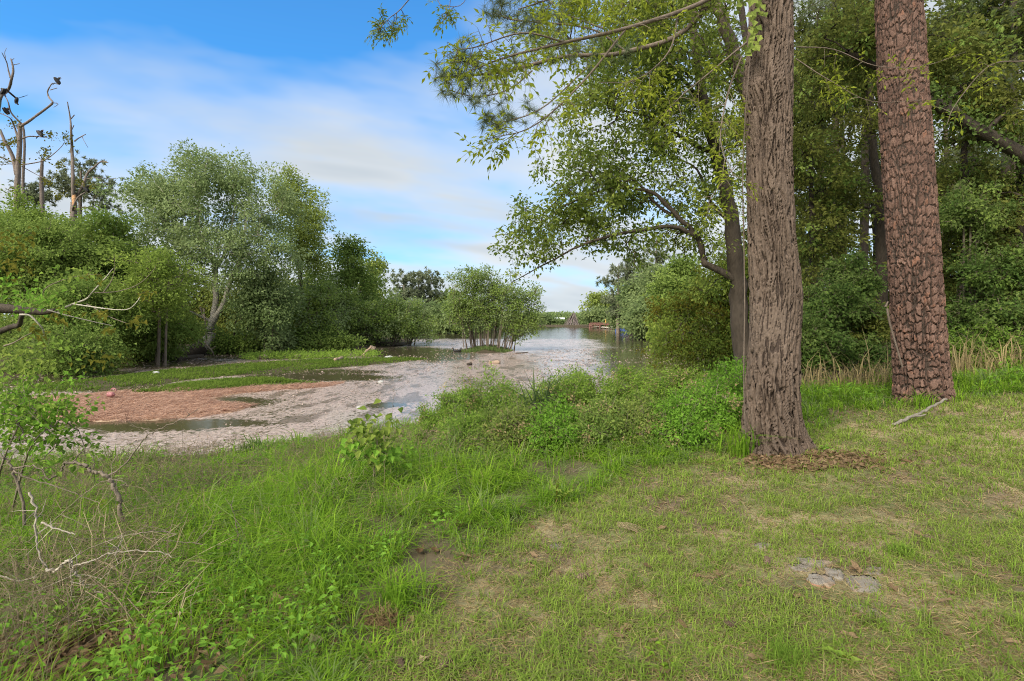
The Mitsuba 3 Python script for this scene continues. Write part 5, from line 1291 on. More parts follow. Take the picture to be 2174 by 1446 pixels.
bare('forked_twig', 'dry twig with a sharp fork standing in the grass left of the long bright grass', 'twig', [([(545, 1195), (525, 1165), (510, 1154), (450, 1157), (380, 1150), (310, 1142)], .006, .003), ([(510, 1156), (502, 1118), (493, 1080), (478, 1058)], .005, .002), ([(510, 1154), (500, 1148)], .004, .002)], 'twig', Y=3.9, mixv=.4, twig=3)
bare('leaning_deadwood', 'dark leaning bare stem at the left edge', 'dead stem', [([(52, 1115), (46, 1060), (32, 1010), (22, 985), (0, 962)], .016, .010), ([(30, 1000), (60, 1015), (110, 1030), (160, 1048), (210, 1066)], .008, .003), ([(22, 998), (40, 992), (75, 990), (105, 1018)], .010, .005)], 'twig', Y=4.4, mixv=.25, twig=4)
bare('grey_stick', 'pale grey stick poking up at an angle near the left edge', 'stick', [([(62, 1045), (76, 1085), (75, 1130), (82, 1165), (100, 1205)], .010, .006), ([(0, 1222), (40, 1232), (80, 1225)], .007, .003), ([(88, 1110), (120, 1124), (160, 1135)], .008, .004)], 'twigpale', Y=3.5, mixv=.4, twig=3)
bare('thin_stalk', 'thin bent dark stalk rising over the pink water left of the sapling', 'dead stalk', [([(360, 1030), (382, 985), (388, 930), (384, 900)], .005, .0015), ([(338, 1000), (350, 960), (355, 905)], .004, .0015)], 'twig', Y=7.5, mixv=.4)
bare('thin_stalk', 'slender curved stalk standing above the sapling against the pink water', 'dead stalk', [([(836, 930), (834, 860), (842, 830), (866, 812)], .004, .0015)], 'twig', Y=9.0, mixv=.4)
bare('thin_stalk', 'leaning grass stalk crossing the bank grass below the hedge', 'dead stalk', [([(1050, 960), (1020, 905), (995, 870)], .004, .002)], 'straw', Y=7.5, mixv=.4)
bare('thin_stalk', 'upright dark stick in the hedge beside the furrowed trunk', 'dead stalk', [([(1515, 890), (1520, 840), (1526, 815)], .009, .005)], 'twig', Y=7.1, mixv=.2)
bare('thin_stalk', 'red-brown upright stalk in the long grass at the middle', 'dead stalk', [([(985, 1070), (972, 1020), (968, 985)], .004, .002)], 'redbrush', Y=5.0, mixv=.5)
bare('low_twig', 'fallen twig lying along the grass below the hedge', 'twig', [([(1100, 1022), (1150, 1022), (1200, 1018), (1245, 990)], .008, .004), ([(1165, 1020), (1210, 1005), (1240, 988)], .005, .003)], 'twig', Y=5.6, mixv=.35)
bare('log_branch', 'weathered grey fallen branch lying at the mown edge below the plated pine', 'fallen branch', [([(1895, 902, 6.75), (1935, 886, 6.8), (1970, 868, 6.85), (2010, 848, 6.9)], .030, .018), ([(1945, 884, 6.75), (1965, 880, 6.72)], .016, .012)], 'barkgrey', mixv=.2)
m = MB()
for _ in range(520):
    px, py = rg.uniform(-20, 360) + 60 * rg.random(), rg.uniform(960, 1380)
    b = at_ground(px, max(py, 1010))
    d = unit(rg.normal(size=3) * [1, .8, .5] + [0, 0, .35]) * rg.uniform(.15, .55)
    m.tube([b + [0, 0, .05], b + d * .5 + rg.normal(size=3) * .04 + [0, 0, .1], b + d + [0, 0, .05]], [.0035, .0028, .0012], 3, 'deadstem', rg.random())
m.build(tag('twig_tangle', 'tangle of fine dead twigs over the left part of the bank', 'dead twigs', kind='stuff'), 'mat_wood')
# leafy spray at the left edge, and the bough that reaches in above it
tree('edge_shrub', 'leafy green shrub at the left edge over the pink water', 'shrub', [([at_ground(-20, 1110), P(0, 1000, 5), P(40, 900, 5)], .015, .006), ([at_ground(20, 1110), P(60, 960, 4.9), P(110, 900, 5)], .012, .005)],
     [E(45, 865, 5, 85, 40, .45), E(110, 905, 5, 60, 48, .4), E(15, 850, 5.2, 50, 38, .4), E(140, 970, 4.9, 40, 30, .3, .6), E(0, 940, 5.1, 40, 30, .3, .5)], 120, 16, .050, .036, 'shrub', 'twig', tip=.0022, rc=.10, step=.15, tone=.55, spread=.22, twigs=110, climb=.1, alt=('shrubbright', .3))
bough = thing('reaching_bough', 'dark bough with pale bare twigs and young yellowish leaves reaching in from the left edge', 'branch')
for i, (pts, r0, r1, c, mx) in enumerate([([(-60, 650), (0, 655), (45, 660), (75, 662), (105, 658)], .060, .022, 'barkdark', .5), ([(-60, 720), (0, 695), (30, 690), (55, 668)], .035, .02, 'barkdark', .3), ([(100, 664), (120, 655), (150, 645), (185, 635), (205, 622), (240, 590), (258, 572)], .014, .003, 'barkpale', .7), ([(150, 645), (190, 650), (230, 655), (265, 658), (292, 656), (308, 640), (312, 625)], .008, .003, 'barkpale', .6),
                                          ([(60, 668), (85, 670), (98, 685), (100, 700), (88, 718)], .010, .006, 'barkpale', .6), ([(120, 658), (160, 672), (200, 685), (222, 692)], .007, .003, 'barkpale', .3), ([(205, 622), (240, 618), (280, 600), (318, 565)], .006, .002, 'twig', .4), ([(205, 622), (225, 580), (243, 540)], .006, .002, 'twig', .4), ([(165, 645), (220, 668), (290, 688)], .006, .002, 'twig', .5), ([(0, 735), (50, 725), (90, 705)], .010, .004, 'twig', .3), ([(100, 640), (120, 612), (170, 590), (215, 582)], .006, .002, 'twig', .5)]):
    q = smooth_line([P(a, b, 5.6) for a, b in pts], 6)
    q[:, 1] += .12 * np.sin(np.linspace(0, 2.5, len(q)) + i)
    MB().tube(q, np.linspace(r0, r1, len(q)), 7, c, mx, cap=True).build(part(bough, 'limb' if i < 2 else 'twig'), 'mat_wood', True)
q = np.vstack([foot(-430, 5.8, -.2), smooth_line([P(-430, 900, 5.8), P(-425, 600, 5.8), P(-410, 300, 5.8), P(-400, 0, 5.8)], 4)])
MB().tube(q, np.linspace(.16, .07, len(q)), 9, 'barkdark', .5, rough=.05, rng=rg).build(part(bough, 'trunk'), 'mat_wood', True)
MB().tube(smooth_line([P(-424, 640, 5.8), P(-300, 600, 5.75), P(-160, 640, 5.65), P(-55, 652, 5.6)], 5), np.linspace(.085, .06, 16), 8, 'barkdark', .5).build(part(bough, 'limb'), 'mat_wood', True)
m = MB()
for (px, py, n, c, s) in [(-300, 560, 60, 'shrub', 60), (-420, 250, 90, 'shrub', 80), (-380, 60, 90, 'olive', 80), (30, 615, 60, 'shrubbright', 40), (75, 640, 60, 'shrubbright', 34), (110, 620, 50, 'shrub', 36), (20, 560, 60, 'olive', 36), (30, 510, 40, 'olive', 30), (215, 665, 26, 'olive', 12), (285, 680, 20, 'olive', 10), (235, 700, 14, 'olive', 8), (120, 670, 20, 'olive', 14), (160, 580, 26, 'willow', 14), (75, 710, 26, 'olive', 18), (40, 760, 60, 'willow', 40), (90, 770, 50, 'willow', 34), (30, 800, 60, 'shrub', 40), (130, 740, 30, 'shrub', 26), (205, 765, 30, 'olive', 22), (310, 625, 12, 'olive', 8), (200, 590, 12, 'olive', 12), (155, 800, 20, 'shrubbright', 14)]:
    p = np.array([P(px + rg.normal() * s, py + rg.normal() * s * .6, 5.5 + rg.normal() * .25) for _ in range(n)])
    m.leaves(p, rg.normal(size=(n, 3)) * [1, .7, .5] + [0, 0, -.5], rg.normal(size=(n, 3)) * .4 + [0, -.5, .8], .065 * rg.uniform(.6, 1.2, n), .040, c, .5 + .22 * rg.normal(size=n), droop=.25)
m.build(part(bough, 'foliage'), 'mat_leaf')

# ------------------------------------------------------------------ the dead snags with their vultures
SN = [('tallest dead snag, forked, with one long crooked limb to the right', [([(36, 520), (36, 440), (38, 370), (42, 300), (42, 262)], .42, .20), ([(38, 272), (60, 258), (85, 240), (105, 225), (112, 217), (104, 207), (101, 195), (106, 184), (112, 177), (124, 179)], .17, .04), ([(107, 222), (109, 219), (120, 219), (123, 222), (114, 228)], .06, .03), ([(107, 191), (121, 187)], .06, .04), ([(40, 300), (34, 280), (28, 262), (20, 250), (0, 240)], .14, .05), ([(45, 262), (24, 240), (17, 216), (8, 200)], .12, .05), ([(-6, 250), (-2, 222), (2, 205), (18, 190), (24, 170), (28, 150), (26, 135), (23, 125)], .24, .08), ([(22, 165), (18, 150), (14, 132), (4, 112)], .10, .04), ([(28, 138), (42, 135)], .05, .03), ([(25, 128), (30, 124)], .05, .03), ([(12, 124), (10, 112), (14, 102)], .04, .02), ([(36, 372), (26, 330), (10, 300), (0, 275)], .26, .14), ([(42, 296), (60, 290), (80, 290), (100, 292)], .10, .05), ([(40, 350), (20, 348), (0, 350)], .07, .03), ([(38, 350), (60, 348), (90, 342), (110, 330), (130, 312), (138, 300)], .09, .03), ([(0, 332), (40, 350), (80, 372), (100, 380)], .06, .03)], 44),
      ('slim bare snag just right of the tallest one', [([(50, 520), (50, 440), (49, 380), (52, 320), (51, 285), (48, 262)], .20, .12)], 46), ('broken-off pale trunk with a blunt top among the snags', [([(93, 520), (90, 440), (88, 380), (90, 338)], .30, .17), ([(92, 340), (86, 330)], .05, .02)], 45),
      ('splintered snag with an orange-brown wound and a curved right limb', [([(155, 560), (156, 470), (157, 430)], .46, .38), ([(157, 440), (155, 380), (153, 320), (151, 280), (149, 250), (143, 216)], .26, .05), ([(160, 420), (176, 395), (185, 370), (200, 355), (215, 343), (229, 345)], .22, .05), ([(158, 300), (166, 294), (182, 285)], .10, .05), ([(174, 290), (180, 302), (187, 314)], .04, .02), ([(185, 380), (205, 377), (232, 379), (248, 380)], .07, .03), ([(152, 276), (157, 266)], .07, .05), ([(151, 252), (158, 244)], .07, .06), ([(150, 462), (156, 440), (165, 420), (182, 408)], .16, .08)], 44)]
for lab, lines, Y in SN:
    k = thing('dead_snag', lab, 'dead tree')
    g = rng_of(k)
    for i, (pts, a, b) in enumerate(lines):
        a, b = a * .62, b * .62
        q = smooth_line([P(u, v, Y + (0 if i == 0 else g.normal() * .3)) for u, v in pts], 5)
        if i == 0:
            q = np.vstack([foot(pts[0][0], Y), q])
        MB().tube(q, np.concatenate([[a * 1.15], np.linspace(a, b, len(q) - 1)]) if i == 0 else np.linspace(a, b, len(q)), 8, 'snag', .3 + .4 * g.random(), cap=True, rough=.05, rng=g).build(part(k, 'trunk' if i == 0 else 'limb'), 'mat_wood', True)
    if 'orange' in lab:
        m = MB()
        q = smooth_line([P(158, 446, 43.8), P(158, 428, 43.8), P(157, 412, 43.84), P(155, 396, 43.9)], 4)
        m.tube(q, np.concatenate([np.linspace(.06, .17, 6), np.linspace(.16, .04, len(q) - 6)]), 8, 'snagraw', .5, cap=True)
        m.build(tag(part(k, 'wound'), 'raw orange-brown splintered wood'), 'mat_wood', True)
    if 'tallest' in lab or 'splintered' in lab:
        m = MB()
        for (px, py, n) in ([(28, 262, 26), (30, 300, 34), (10, 305, 40), (40, 340, 20), (8, 340, 20), (103, 285, 24), (100, 320, 24), (95, 330, 26), (30, 400, 30), (140, 290, 22)] if 'tallest' in lab else [(198, 398, 60), (145, 300, 26), (130, 350, 40), (100, 385, 40), (128, 415, 40), (170, 390, 40)]):
            p = np.array([P(px + g.normal() * 7, py + g.normal() * 5, Y + g.normal() * .4) for _ in range(n)])
            m.leaves(p, g.normal(size=(n, 3)) + [0, 0, -.3], g.normal(size=(n, 3)), .22, .13, 'olive', .4 + .25 * g.normal(size=n))
        m.build(part(k, 'sprout'), 'mat_leaf')
tree('snag_pine', 'rounded dark pine crown behind the dead snags', 'pine tree', [([foot(168, 72), P(170, 480, 72), P(172, 360, 72)], .35, .12)], [E(170, 360, 72, 42, 32), E(205, 395, 72, 35, 28), E(130, 385, 72, 30, 25), E(170, 410, 72, 45, 22), E(215, 430, 72, 30, 22, w=.7)], 110, 24, .50, .15, 'pinefar', 'bark', tip=.02, rc=.8, needles=3, tone=.45, twigs=0)
tree('snag_pine', 'small dark pine top left of the splintered snag', 'pine tree', [([foot(75, 70), P(76, 480, 70), P(72, 395, 70)], .25, .08)], [E(74, 398, 70, 16, 10), E(84, 420, 70, 22, 14), E(66, 430, 70, 18, 10)], 40, 22, .50, .15, 'pinefar', 'bark', tip=.02, rc=.6, needles=3, tone=.35)


def vulture(label, pos, turn, spread=False):
    k = thing('vulture', label, 'bird', None)
    c, s = math.cos(turn), math.sin(turn)
    R = np.array([[c, s, 0], [-s, c, 0], [0, 0, 1]])
    tilt = np.array([[math.cos(.9), 0, math.sin(.9)], [0, 1, 0], [-math.sin(.9), 0, math.cos(.9)]])

    def put(m, v0):
        m.v[v0:] = [a @ R + pos for a in m.v[v0:]]
        return m
    m = MB()
    m.blob([0, 0, .30], [.30, .13, .15], 'black', .4, axes=tilt.T, sub=3)
    m.blob([.10, 0, .50], [.09, .07, .10], 'black', .6)
    put(m, 0).build(part(k, 'body'), 'mat_plain', True)
    m = MB()
    m.blob([.17, 0, .58], [.06, .04, .045], 'redbrush', .2)
    m.tube([[.21, 0, .575], [.26, 0, .565], [.275, 0, .54]], [.018, .012, .003], 5, 'deadleaf', .5)
    put(m, 0).build(part(k, 'head'), 'mat_plain', True)
    m = MB()
    for sg in (-1, 1):
        if spread:
            y = [0, .25, .5, .70]
            zz = [.42, .62, .80, .98]
            q = np.array([[x0, sg * yy, z_] for yy, z_ in zip(y, zz) for x0 in (.12, -.18 - .06 * yy)])
            f = np.array([[a, a + 1, a + 3] for a in (0, 2, 4)] + [[a, a + 3, a + 2] for a in (0, 2, 4)])
            q2 = q + [0, 0, .025]
            m.add(np.vstack([q, q2]), np.vstack([f, f[:, ::-1] + 8]), pal('black') + .5, 1)
        else:
            m.blob([-.04, sg * .115, .27], [.30, .035, .12], 'black', .7, axes=tilt.T)
    put(m, 0).build(part(k, 'wing'), 'mat_plain', True)
    m = MB()
    m.add(np.array([[-.14, -.06, .10], [-.14, .06, .10], [-.30, .07, -.12], [-.30, -.07, -.12], [-.16, -.06, .07], [-.16, .06, .07], [-.32, .07, -.14], [-.32, -.07, -.14]]), [[0, 1, 2], [0, 2, 3], [4, 6, 5], [4, 7, 6], [0, 3, 7], [0, 7, 4], [1, 5, 6], [1, 6, 2], [2, 6, 7], [2, 7, 3]], pal('black') + .4, 1)
    put(m, 0).build(part(k, 'tail'), 'mat_plain')
    m = MB()
    for sg in (-1, 1):
        m.tube([[.02, sg * .05, .20], [.03, sg * .05, .08], [.04, sg * .05, 0], [.10, sg * .05, -.01]], [.02, .012, .012, .006], 5, 'deadleaf', .5)
    put(m, 0).build(part(k, 'leg'), 'mat_plain')


vulture('black vulture perched upright on the tip of the long crooked snag limb', P(122, 179, 44), .6)
vulture('dark vulture landing with both wings raised beside the tallest snag', P(35, 221, 44), 2.6, True)
vulture('vulture hunched on the thin branch at the left of the tallest snag', P(14, 243, 44), 1.2)
vulture('vulture resting on the thick forked limb at the left edge', P(6, 202, 44), 2.9)
vulture('vulture sitting on the low curved limb of the splintered snag', P(183, 408, 44), .3)
vulture('small hunched vulture on the level right-hand limb of the tallest snag', P(86, 291, 44), .2)

# ------------------------------------------------------------------ small things on the mud and the water
def duck(label, pos, turn):
    k = thing('duck', label, 'duck')
    m = MB()
    c, s = math.cos(turn), math.sin(turn)
    R = np.array([[c, s, 0], [-s, c, 0], [0, 0, 1]])
    m.blob([0, 0, .07], [.26, .12, .11], 'black', .6, sub=3)
    m.tube([[-.2, 0, .10], [-.32, 0, .17]], [.07, .02], 6, 'black', .6, cap=True)
    m.v = [a @ R + pos for a in m.v]
    m.build(part(k, 'body'), 'mat_plain', True)
    m = MB()
    m.tube([[.17, 0, .10], [.21, 0, .22], [.23, 0, .28]], [.06, .04, .04], 7, 'black', .4)
    m.blob([.25, 0, .31], [.075, .055, .06], 'black', .4)
    m.v = [a @ R + pos for a in m.v]
    m.build(part(k, 'head'), 'mat_plain', True)
    m = MB()
    m.add(np.array([[.30, -.025, .30], [.30, .025, .30], [.39, .02, .275], [.39, -.02, .275], [.30, 0, .325], [.38, 0, .285], [.30, 0, .285]]), [[0, 4, 3], [4, 5, 3], [4, 1, 5], [1, 2, 5], [0, 3, 6], [3, 2, 6], [2, 1, 6], [3, 5, 2]], pal('orange') + .3, 1)
    m.v = [a @ R + pos for a in m.v]
    m.build(part(k, 'beak'), 'mat_plain')


def WP(px, py):
    return np.array([*GP(px, py), WATER])


duck('dark duck swimming left of the islet, the nearer to the woods of two', WP(967, 746.5), 2.8)
duck('dark duck swimming left of the islet, the nearer to the islet of two', WP(973, 746.5), .3)
k = thing('plastic_jug', 'faded red plastic jug lying on the pinkish mud flat', 'jug')
b = WP(236, 850)
z_ = ground_z(b[:1], b[1:2])[0]
prof = np.array([[0, 0], [.155, .01], [.165, .06], [.165, .30], [.14, .37], [.07, .42], [.055, .43], [.055, .47], [0, .47]])
cyl = trimesh.creation.revolve(prof, sections=24)
v = np.array(cyl.vertices) - [0, 0, .22]
v = v[:, [2, 1, 0]] * .52
mm = MB().add(v + [b[0], b[1], z_ + .15], cyl.faces[:, ::-1], pal('jug') + .5, 1)
mm.build(part(k, 'body'), 'mat_plain', True)
m = MB().tube(smooth_line([[b[0] + .0, b[1], z_ + .31], [b[0] + .05, b[1], z_ + .36], [b[0] + .14, b[1], z_ + .35], [b[0] + .18, b[1], z_ + .27]]), .022, 6, 'jug', .8, cap=True)
m.build(part(k, 'handle'), 'mat_plain', True)


def scrap(name, label, cat, px, py, size, col, seed, flat=.5, on=None):
    """A crumpled piece of litter."""
    k = thing(name, label, cat)
    g = rng_of(k)
    b = WP(px, py) if on is None else on
    z_ = max(float(ground_z(b[:1], b[1:2])[0]), WATER)
    sz = np.asarray(size, float)
    MB().blob([b[0], b[1], z_ + sz[2] * .6], sz, col, .6, sub=3, lump=1.1, rng=g).build(k, 'mat_plain', False)


scrap('litter_bag', 'crumpled white plastic bag lying on the green spit', 'litter', 331, 796, (.17, .11, .08), 'white', 1)
scrap('litter_bag', 'white crumpled scrap at the bare end of the spit', 'litter', 826, 760, (.32, .14, .08), 'white', 2)
scrap('litter_bag', 'small white scrap on the debris-covered water', 'litter', 808, 812, (.12, .08, .05), 'white', 3)
scrap('litter_bag', 'tiny pale scrap beside the debris edge in the middle of the water', 'litter', 762, 866, (.07, .05, .03), 'white', 4)
scrap('clay_lump', 'pale ball-like lump at the end of the sapling row', 'lump', 790, 745, (.30, .28, .32), 'log', 5)
for i, (a, b_, r, c, lab) in enumerate([((712, 768), (727, 764), .14, 'log', 'short sawn log on the bare end of the spit'), ((555, 762), (568, 761), .20, 'log', 'stubby log at the back edge of the green spit'), ((628, 761), (640, 760), .18, 'log', 'short pale log in the still backwater'), ((770, 757), (785, 756), .12, 'log', 'slanting log below the sapling row'), ((768, 757), (786, 742), .09, 'log', 'stick propped up below the pale ball-like lump'),
                                        ((1039, 772), (1061, 772.5), .13, 'log', 'long log floating in front of the islet'), ((1000, 775), (992, 776), .10, 'barkdark', 'dark wood chunk floating left of the long log'), ((130, 846), (182, 843), .05, 'log', 'flat plank lying on the mud flat'), ((590, 752), (690, 749), .12, 'barkdark', 'long dark log lying along the flooded bank'), ((375, 765), (430, 758), .16, 'barkdark', 'dark log beside the uprooted butt'), ((705, 752), (770, 749), .10, 'barkdark', 'dark thin log under the sapling row'), ((1095, 751), (1120, 749), .05, 'barkdark', 'dark stick lying on the water right of the islet')]):
    k = thing('log', lab, 'log')
    p0, p1 = WP(*a), WP(*b_)
    if i == 4:
        p1 = p0 + np.array([.7, .1, .75])
    for q in (p0, p1):
        q[2] = max(q[2], max(float(ground_z(q[:1], q[1:2])[0]), WATER) + r * .5)
    q = np.linspace(p0, p1, 7)
    g = rng_of(k)
    q[1:-1] += g.normal(size=(5, 3)) * r * .18
    MB().tube(q, r * (1 + .12 * g.normal(size=7)), 9, c, .5, cap=True, rough=.06, rng=g).build(k, 'mat_wood', True)
# mound of the islet: low weeds
m = MB()
x, y = rg.uniform(-5.5, .5, 5000), rg.uniform(46, 52, 5000)
keep = signed(ISLAND, x, y) > -.3
x, y = x[keep], y[keep]
n = len(x)
m.blades(np.stack([x, y, np.maximum(ground_z(x, y), WATER) - .01], 1), rg.uniform(.08, .3, n), .04, rg.uniform(.2, 1, n), rg.uniform(0, 6.28, n), 'tallgrass2', rg.random(n) * .5)
m.build(tag('islet_weeds', 'low weeds on the islet under the sapling clump', 'weeds', kind='stuff'), 'mat_leaf')
# marsh weeds along the back of the spit
m = MB()
px = rg.uniform(520, 800, 260)
pts = np.array([WP(a, 762 + rg.normal() * 3 - (a - 520) * .02) for a in px])
c = np.repeat(pts, 14, 0) + rg.normal(size=(260 * 14, 3)) * [.28, .2, .12] + [0, 0, .22]
n = len(c)
m.leaves(c, rg.normal(size=(n, 3)) + [0, 0, .4], rg.normal(size=(n, 3)) * .5 + [0, 0, 1], .17, .09, 'shrub', .6 + .2 * rg.normal(size=n))
m.build(tag('marsh_weeds', 'leafy marsh weeds along the back edge of the green spit', 'weeds', kind='stuff'), 'mat_leaf')

# ------------------------------------------------------------------ the little dock at the far end
k = thing('dock', 'little reddish-brown wooden dock with railings at the far right shore', 'dock')
DY = 186.0
dk = P(1279, 697, DY)
dk[2] = WATER
for i in range(9):
    MB().box(dk + [-3.6 + i * .9, 0, .72], [.86, 3.2, .12], 'dockpale' if i % 3 else 'dock', .3 + .05 * i).build(part(k, 'plank'), 'mat_wood')
for sx in (-3.9, -1.3, 1.3, 3.9):
    for sy in (-1.4, 1.4):
        MB().box(dk + [sx, sy, .55], [.2, .2, 2.9], 'dock', .4).build(part(k, 'post'), 'mat_wood')
for zz in (1.35, 1.85):
    MB().box(dk + [0, -1.52, zz], [8.0, .08, .22], 'dock', .6).build(part(k, 'rail'), 'mat_wood')
k = thing('dock_table', 'red-brown picnic table standing on the dock', 'table')
MB().box(dk + [.4, .1, 1.62], [3.2, 1.3, .14], 'dock', .6).build(part(k, 'tabletop'), 'mat_wood')
for s_ in (-1, 1):
    MB().box(dk + [.4 + s_ * 1.1, .1, 1.17], [.16, 1.1, .76], 'dock', .3).build(part(k, 'leg'), 'mat_wood')
    MB().box(dk + [.4, .1 + s_ * 1.1, 1.2], [3.0, .35, .1], 'dock', .5).build(part(k, 'bench'), 'mat_wood')
k = thing('dock_marker', 'small orange upright marker on the dock', 'marker post')
m = MB().tube([dk + [1.3, .9, .78], dk + [1.3, .9, 2.6], dk + [1.3, .9, 3.3]], [.22, .18, .05], 8, 'orange', .5, cap=True)
m.build(k, 'mat_plain', True)
k = thing('walkway', 'low pale plank walkway running from the dock along the shore', 'walkway')
w0, w1 = P(1284, 700, 178), P(1312, 704, 150)
for i in range(10):
    t = i / 9
    c = w0 + (w1 - w0) * t
    c[2] = WATER + .45
    MB().box(c, [1.5, 2.6, .12], 'dockpale', .2 + .06 * i, rotz=.3).build(part(k, 'plank'), 'mat_wood')
    if i % 3 == 0:
        MB().box(c + [-.6, 0, -.4], [.2, .2, 1.0], 'dock', .3).build(part(k, 'post'), 'mat_wood')
k = thing('fishing_stand', 'small separate wooden frame in the water left of the dock', 'wooden frame')
fr = P(1260, 697, DY)
fr[2] = WATER
for sx in (-1.4, 1.4):
    for sy in (-.8, .8):
        MB().box(fr + [sx, sy, .7], [.18, .18, 2.2], 'dock', .4).build(part(k, 'post'), 'mat_wood')
for zz in (.9, 1.6):
    MB().box(fr + [0, -.92, zz], [3.2, .1, .2], 'dock', .6).build(part(k, 'rail'), 'mat_wood')
k = thing('blue_barrel', 'blue plastic drum floating by the right shore', 'drum')
bb = WP(1322, 706)
v = np.array(trimesh.creation.cylinder(radius=.8, height=3.2, sections=20).vertices)
cyl = trimesh.creation.revolve(np.array([[0, -1.6], [.72, -1.6], [.8, -1.5], [.8, -.6], [.84, -.55], [.8, -.5], [.8, .5], [.84, .55], [.8, .6], [.8, 1.5], [.72, 1.6], [0, 1.6]]), sections=20)
v = np.array(cyl.vertices)[:, [2, 1, 0]]
MB().add(v + bb + [0, 0, .45], cyl.faces[:, ::-1], pal('blue') + .5, 1).build(k, 'mat_plain', False)
for i, (px, py, w_) in enumerate([(1328, 683, 'left'), (1341, 677, 'upper right'), (1339, 684, 'lower right')]):
    k = thing('white_egret', f'tiny white egret resting in the trees of the right shore, {w_} of three', 'egret', 'egrets in the right shore trees')
    c = P(px, py, 118)
    m = MB().blob(c, [.42, .25, .32], 'white', .5)
    m.tube(smooth_line([c + [.3, 0, .15], c + [.45, 0, .4], c + [.4, 0, .65], c + [.5, 0, .8]], 4), [.10] * 4 + [.07] * 5 + [.05] * 4, 6, 'white', .5)
    m.tube([c + [.5, 0, .8], c + [.82, 0, .76]], [.06, .01], 5, 'orange', .5)
    m.build(k, 'mat_plain', True)

# ------------------------------------------------------------------ litter on the lawn
def dead_leaf(name, label, px, py, size, col='deadleaf', mixv=.5, group=None, turn=None, lift=.3, cat='dead leaf', lobes=True, p=None):
    """A curled dead leaf with a wavy lobed outline and a raised midrib."""
    k = thing(name, label, cat, group)
    g = rng_of(k)
    b = at_ground(px, py) if p is None else p
    n = 14
    a = np.linspace(0, 2 * np.pi, n, endpoint=False)
    r = 1 + (.22 * np.cos(5 * a + g.uniform(0, 6)) if lobes else .06 * np.cos(4 * a)) + .06 * g.normal(size=n)
    x, y = np.cos(a) * r, np.sin(a) * r * .52
    rim = np.stack([x, y, lift * (y ** 2 * 2.2 + .35 * x ** 2) + .08 * g.normal(size=n)], 1)
    mid = np.stack([x * .5, y * .5, lift * (y ** 2 * .5) + .03 * g.normal(size=n)], 1)
    v = np.vstack([rim, mid, [[0, 0, 0]]])
    j = np.arange(n)
    f = np.vstack([np.stack([j, (j + 1) % n, n + (j + 1) % n], 1), np.stack([j, n + (j + 1) % n, n + j], 1), np.stack([n + j, n + (j + 1) % n, j * 0 + 2 * n], 1)])
    t = g.uniform(0, 6.28) if turn is None else turn
    R = trimesh.transformations.euler_matrix(g.normal() * .25, g.normal() * .25, t)[:3, :3]
    v = v @ R.T * size / 2
    v[:, 2] -= v[:, 2].min() * 1.0
    MB().add(v + b + [0, 0, .016], f, pal(col) + mixv, 1).build(k, 'mat_leaf', True)


dead_leaf('fallen_leaf', 'largest pale tan dead leaf lying on the lawn at the bottom edge', 893, 1418, .085, 'paleleaf', .5, turn=.5)
dead_leaf('fallen_leaf', 'brown leaf standing on edge against the straw clod', 838, 1318, .085, 'deadleaf', .35, lift=.9)
dead_leaf('fallen_leaf', 'whitish curled leaf half hidden in the long grass at lower middle', 672, 1372, .10, 'paleleaf', .8)
dead_leaf('fallen_leaf', 'broad tan leaf lying in the grass at the lower left', 268, 1318, .13, 'paleleaf', .3, turn=.2)
for i in range(58):
    for _ in range(30):
        t = rg.random()
        px = 60 + 1080 * t + rg.normal() * 45
        py = 1445 - 330 * t ** 1.1 + rg.normal() * 45 - (60 if rg.random() < .5 else 0)
        if py < 1440 and py > 1080:
            break
    w_ = 'in the bottom left part of the long grass' if px < 420 else 'beside the straw clod and the ragged mown edge' if px < 900 else 'at the upper end of the ragged mown edge'
    dead_leaf('fallen_leaf', f'curled brown dead leaf lying {w_}', px, py, rg.uniform(.07, .125), 'deadleaf', rg.random(), f'dead leaves {w_}', lift=rg.uniform(.2, .8))
for i in range(56):
    px, py = rg.uniform(1120, 2150), rg.uniform(960, 1440)
    dead_leaf('fallen_leaf', f'small scattered dead leaf lying flat on the open lawn {"in front of" if py > 1180 else "beyond"} the stone slabs', px, py, rg.uniform(.04, .08), 'deadleaf', .25 + .7 * rg.random(), f'dead leaves on the lawn {"in front of" if py > 1180 else "beyond"} the stone slabs', lift=rg.uniform(.1, .4))
# the mat of leaves round the furrowed trunk and in the lower left corner
m = MB()
n = 900
a = rg.uniform(0, 6.28, n)
r = np.sqrt(rg.random(n))
r = r * (.45 + 1.1 * clump_noise(np.cos(a) * 2, np.sin(a) * 2, 1.0, 45)) * (1 + .5 * (rg.random(n) < .12))
x = 3.08 + np.cos(a) * r * .62
y = 5.42 + np.sin(a) * r * .34
x2, y2 = CORNER[0] + rg.normal(size=1900) * .55, CORNER[1] + rg.normal(size=1900) * .32
x, y = np.concatenate([x, x2]), np.concatenate([y, y2])
n = len(x)
a = rg.uniform(0, 6.28, n)
m.leaves(np.stack([x, y, ground_z(x, y) + .01 + .03 * rg.random(n)], 1), np.stack([np.cos(a), np.sin(a), rg.normal(size=n) * .3], 1), np.array([0, 0, 1.0]) + rg.normal(size=(n, 3)) * .5, rg.uniform(.04, .09, n), rg.uniform(.02, .05, n), 'deadleaf', .45 + .28 * rg.normal(size=n), fold=.25, droop=.2)
m.build(tag('leaf_litter', 'mat of brown dead leaves round the furrowed trunk and in the lower left corner', 'leaf litter', kind='stuff'), 'mat_leaf')
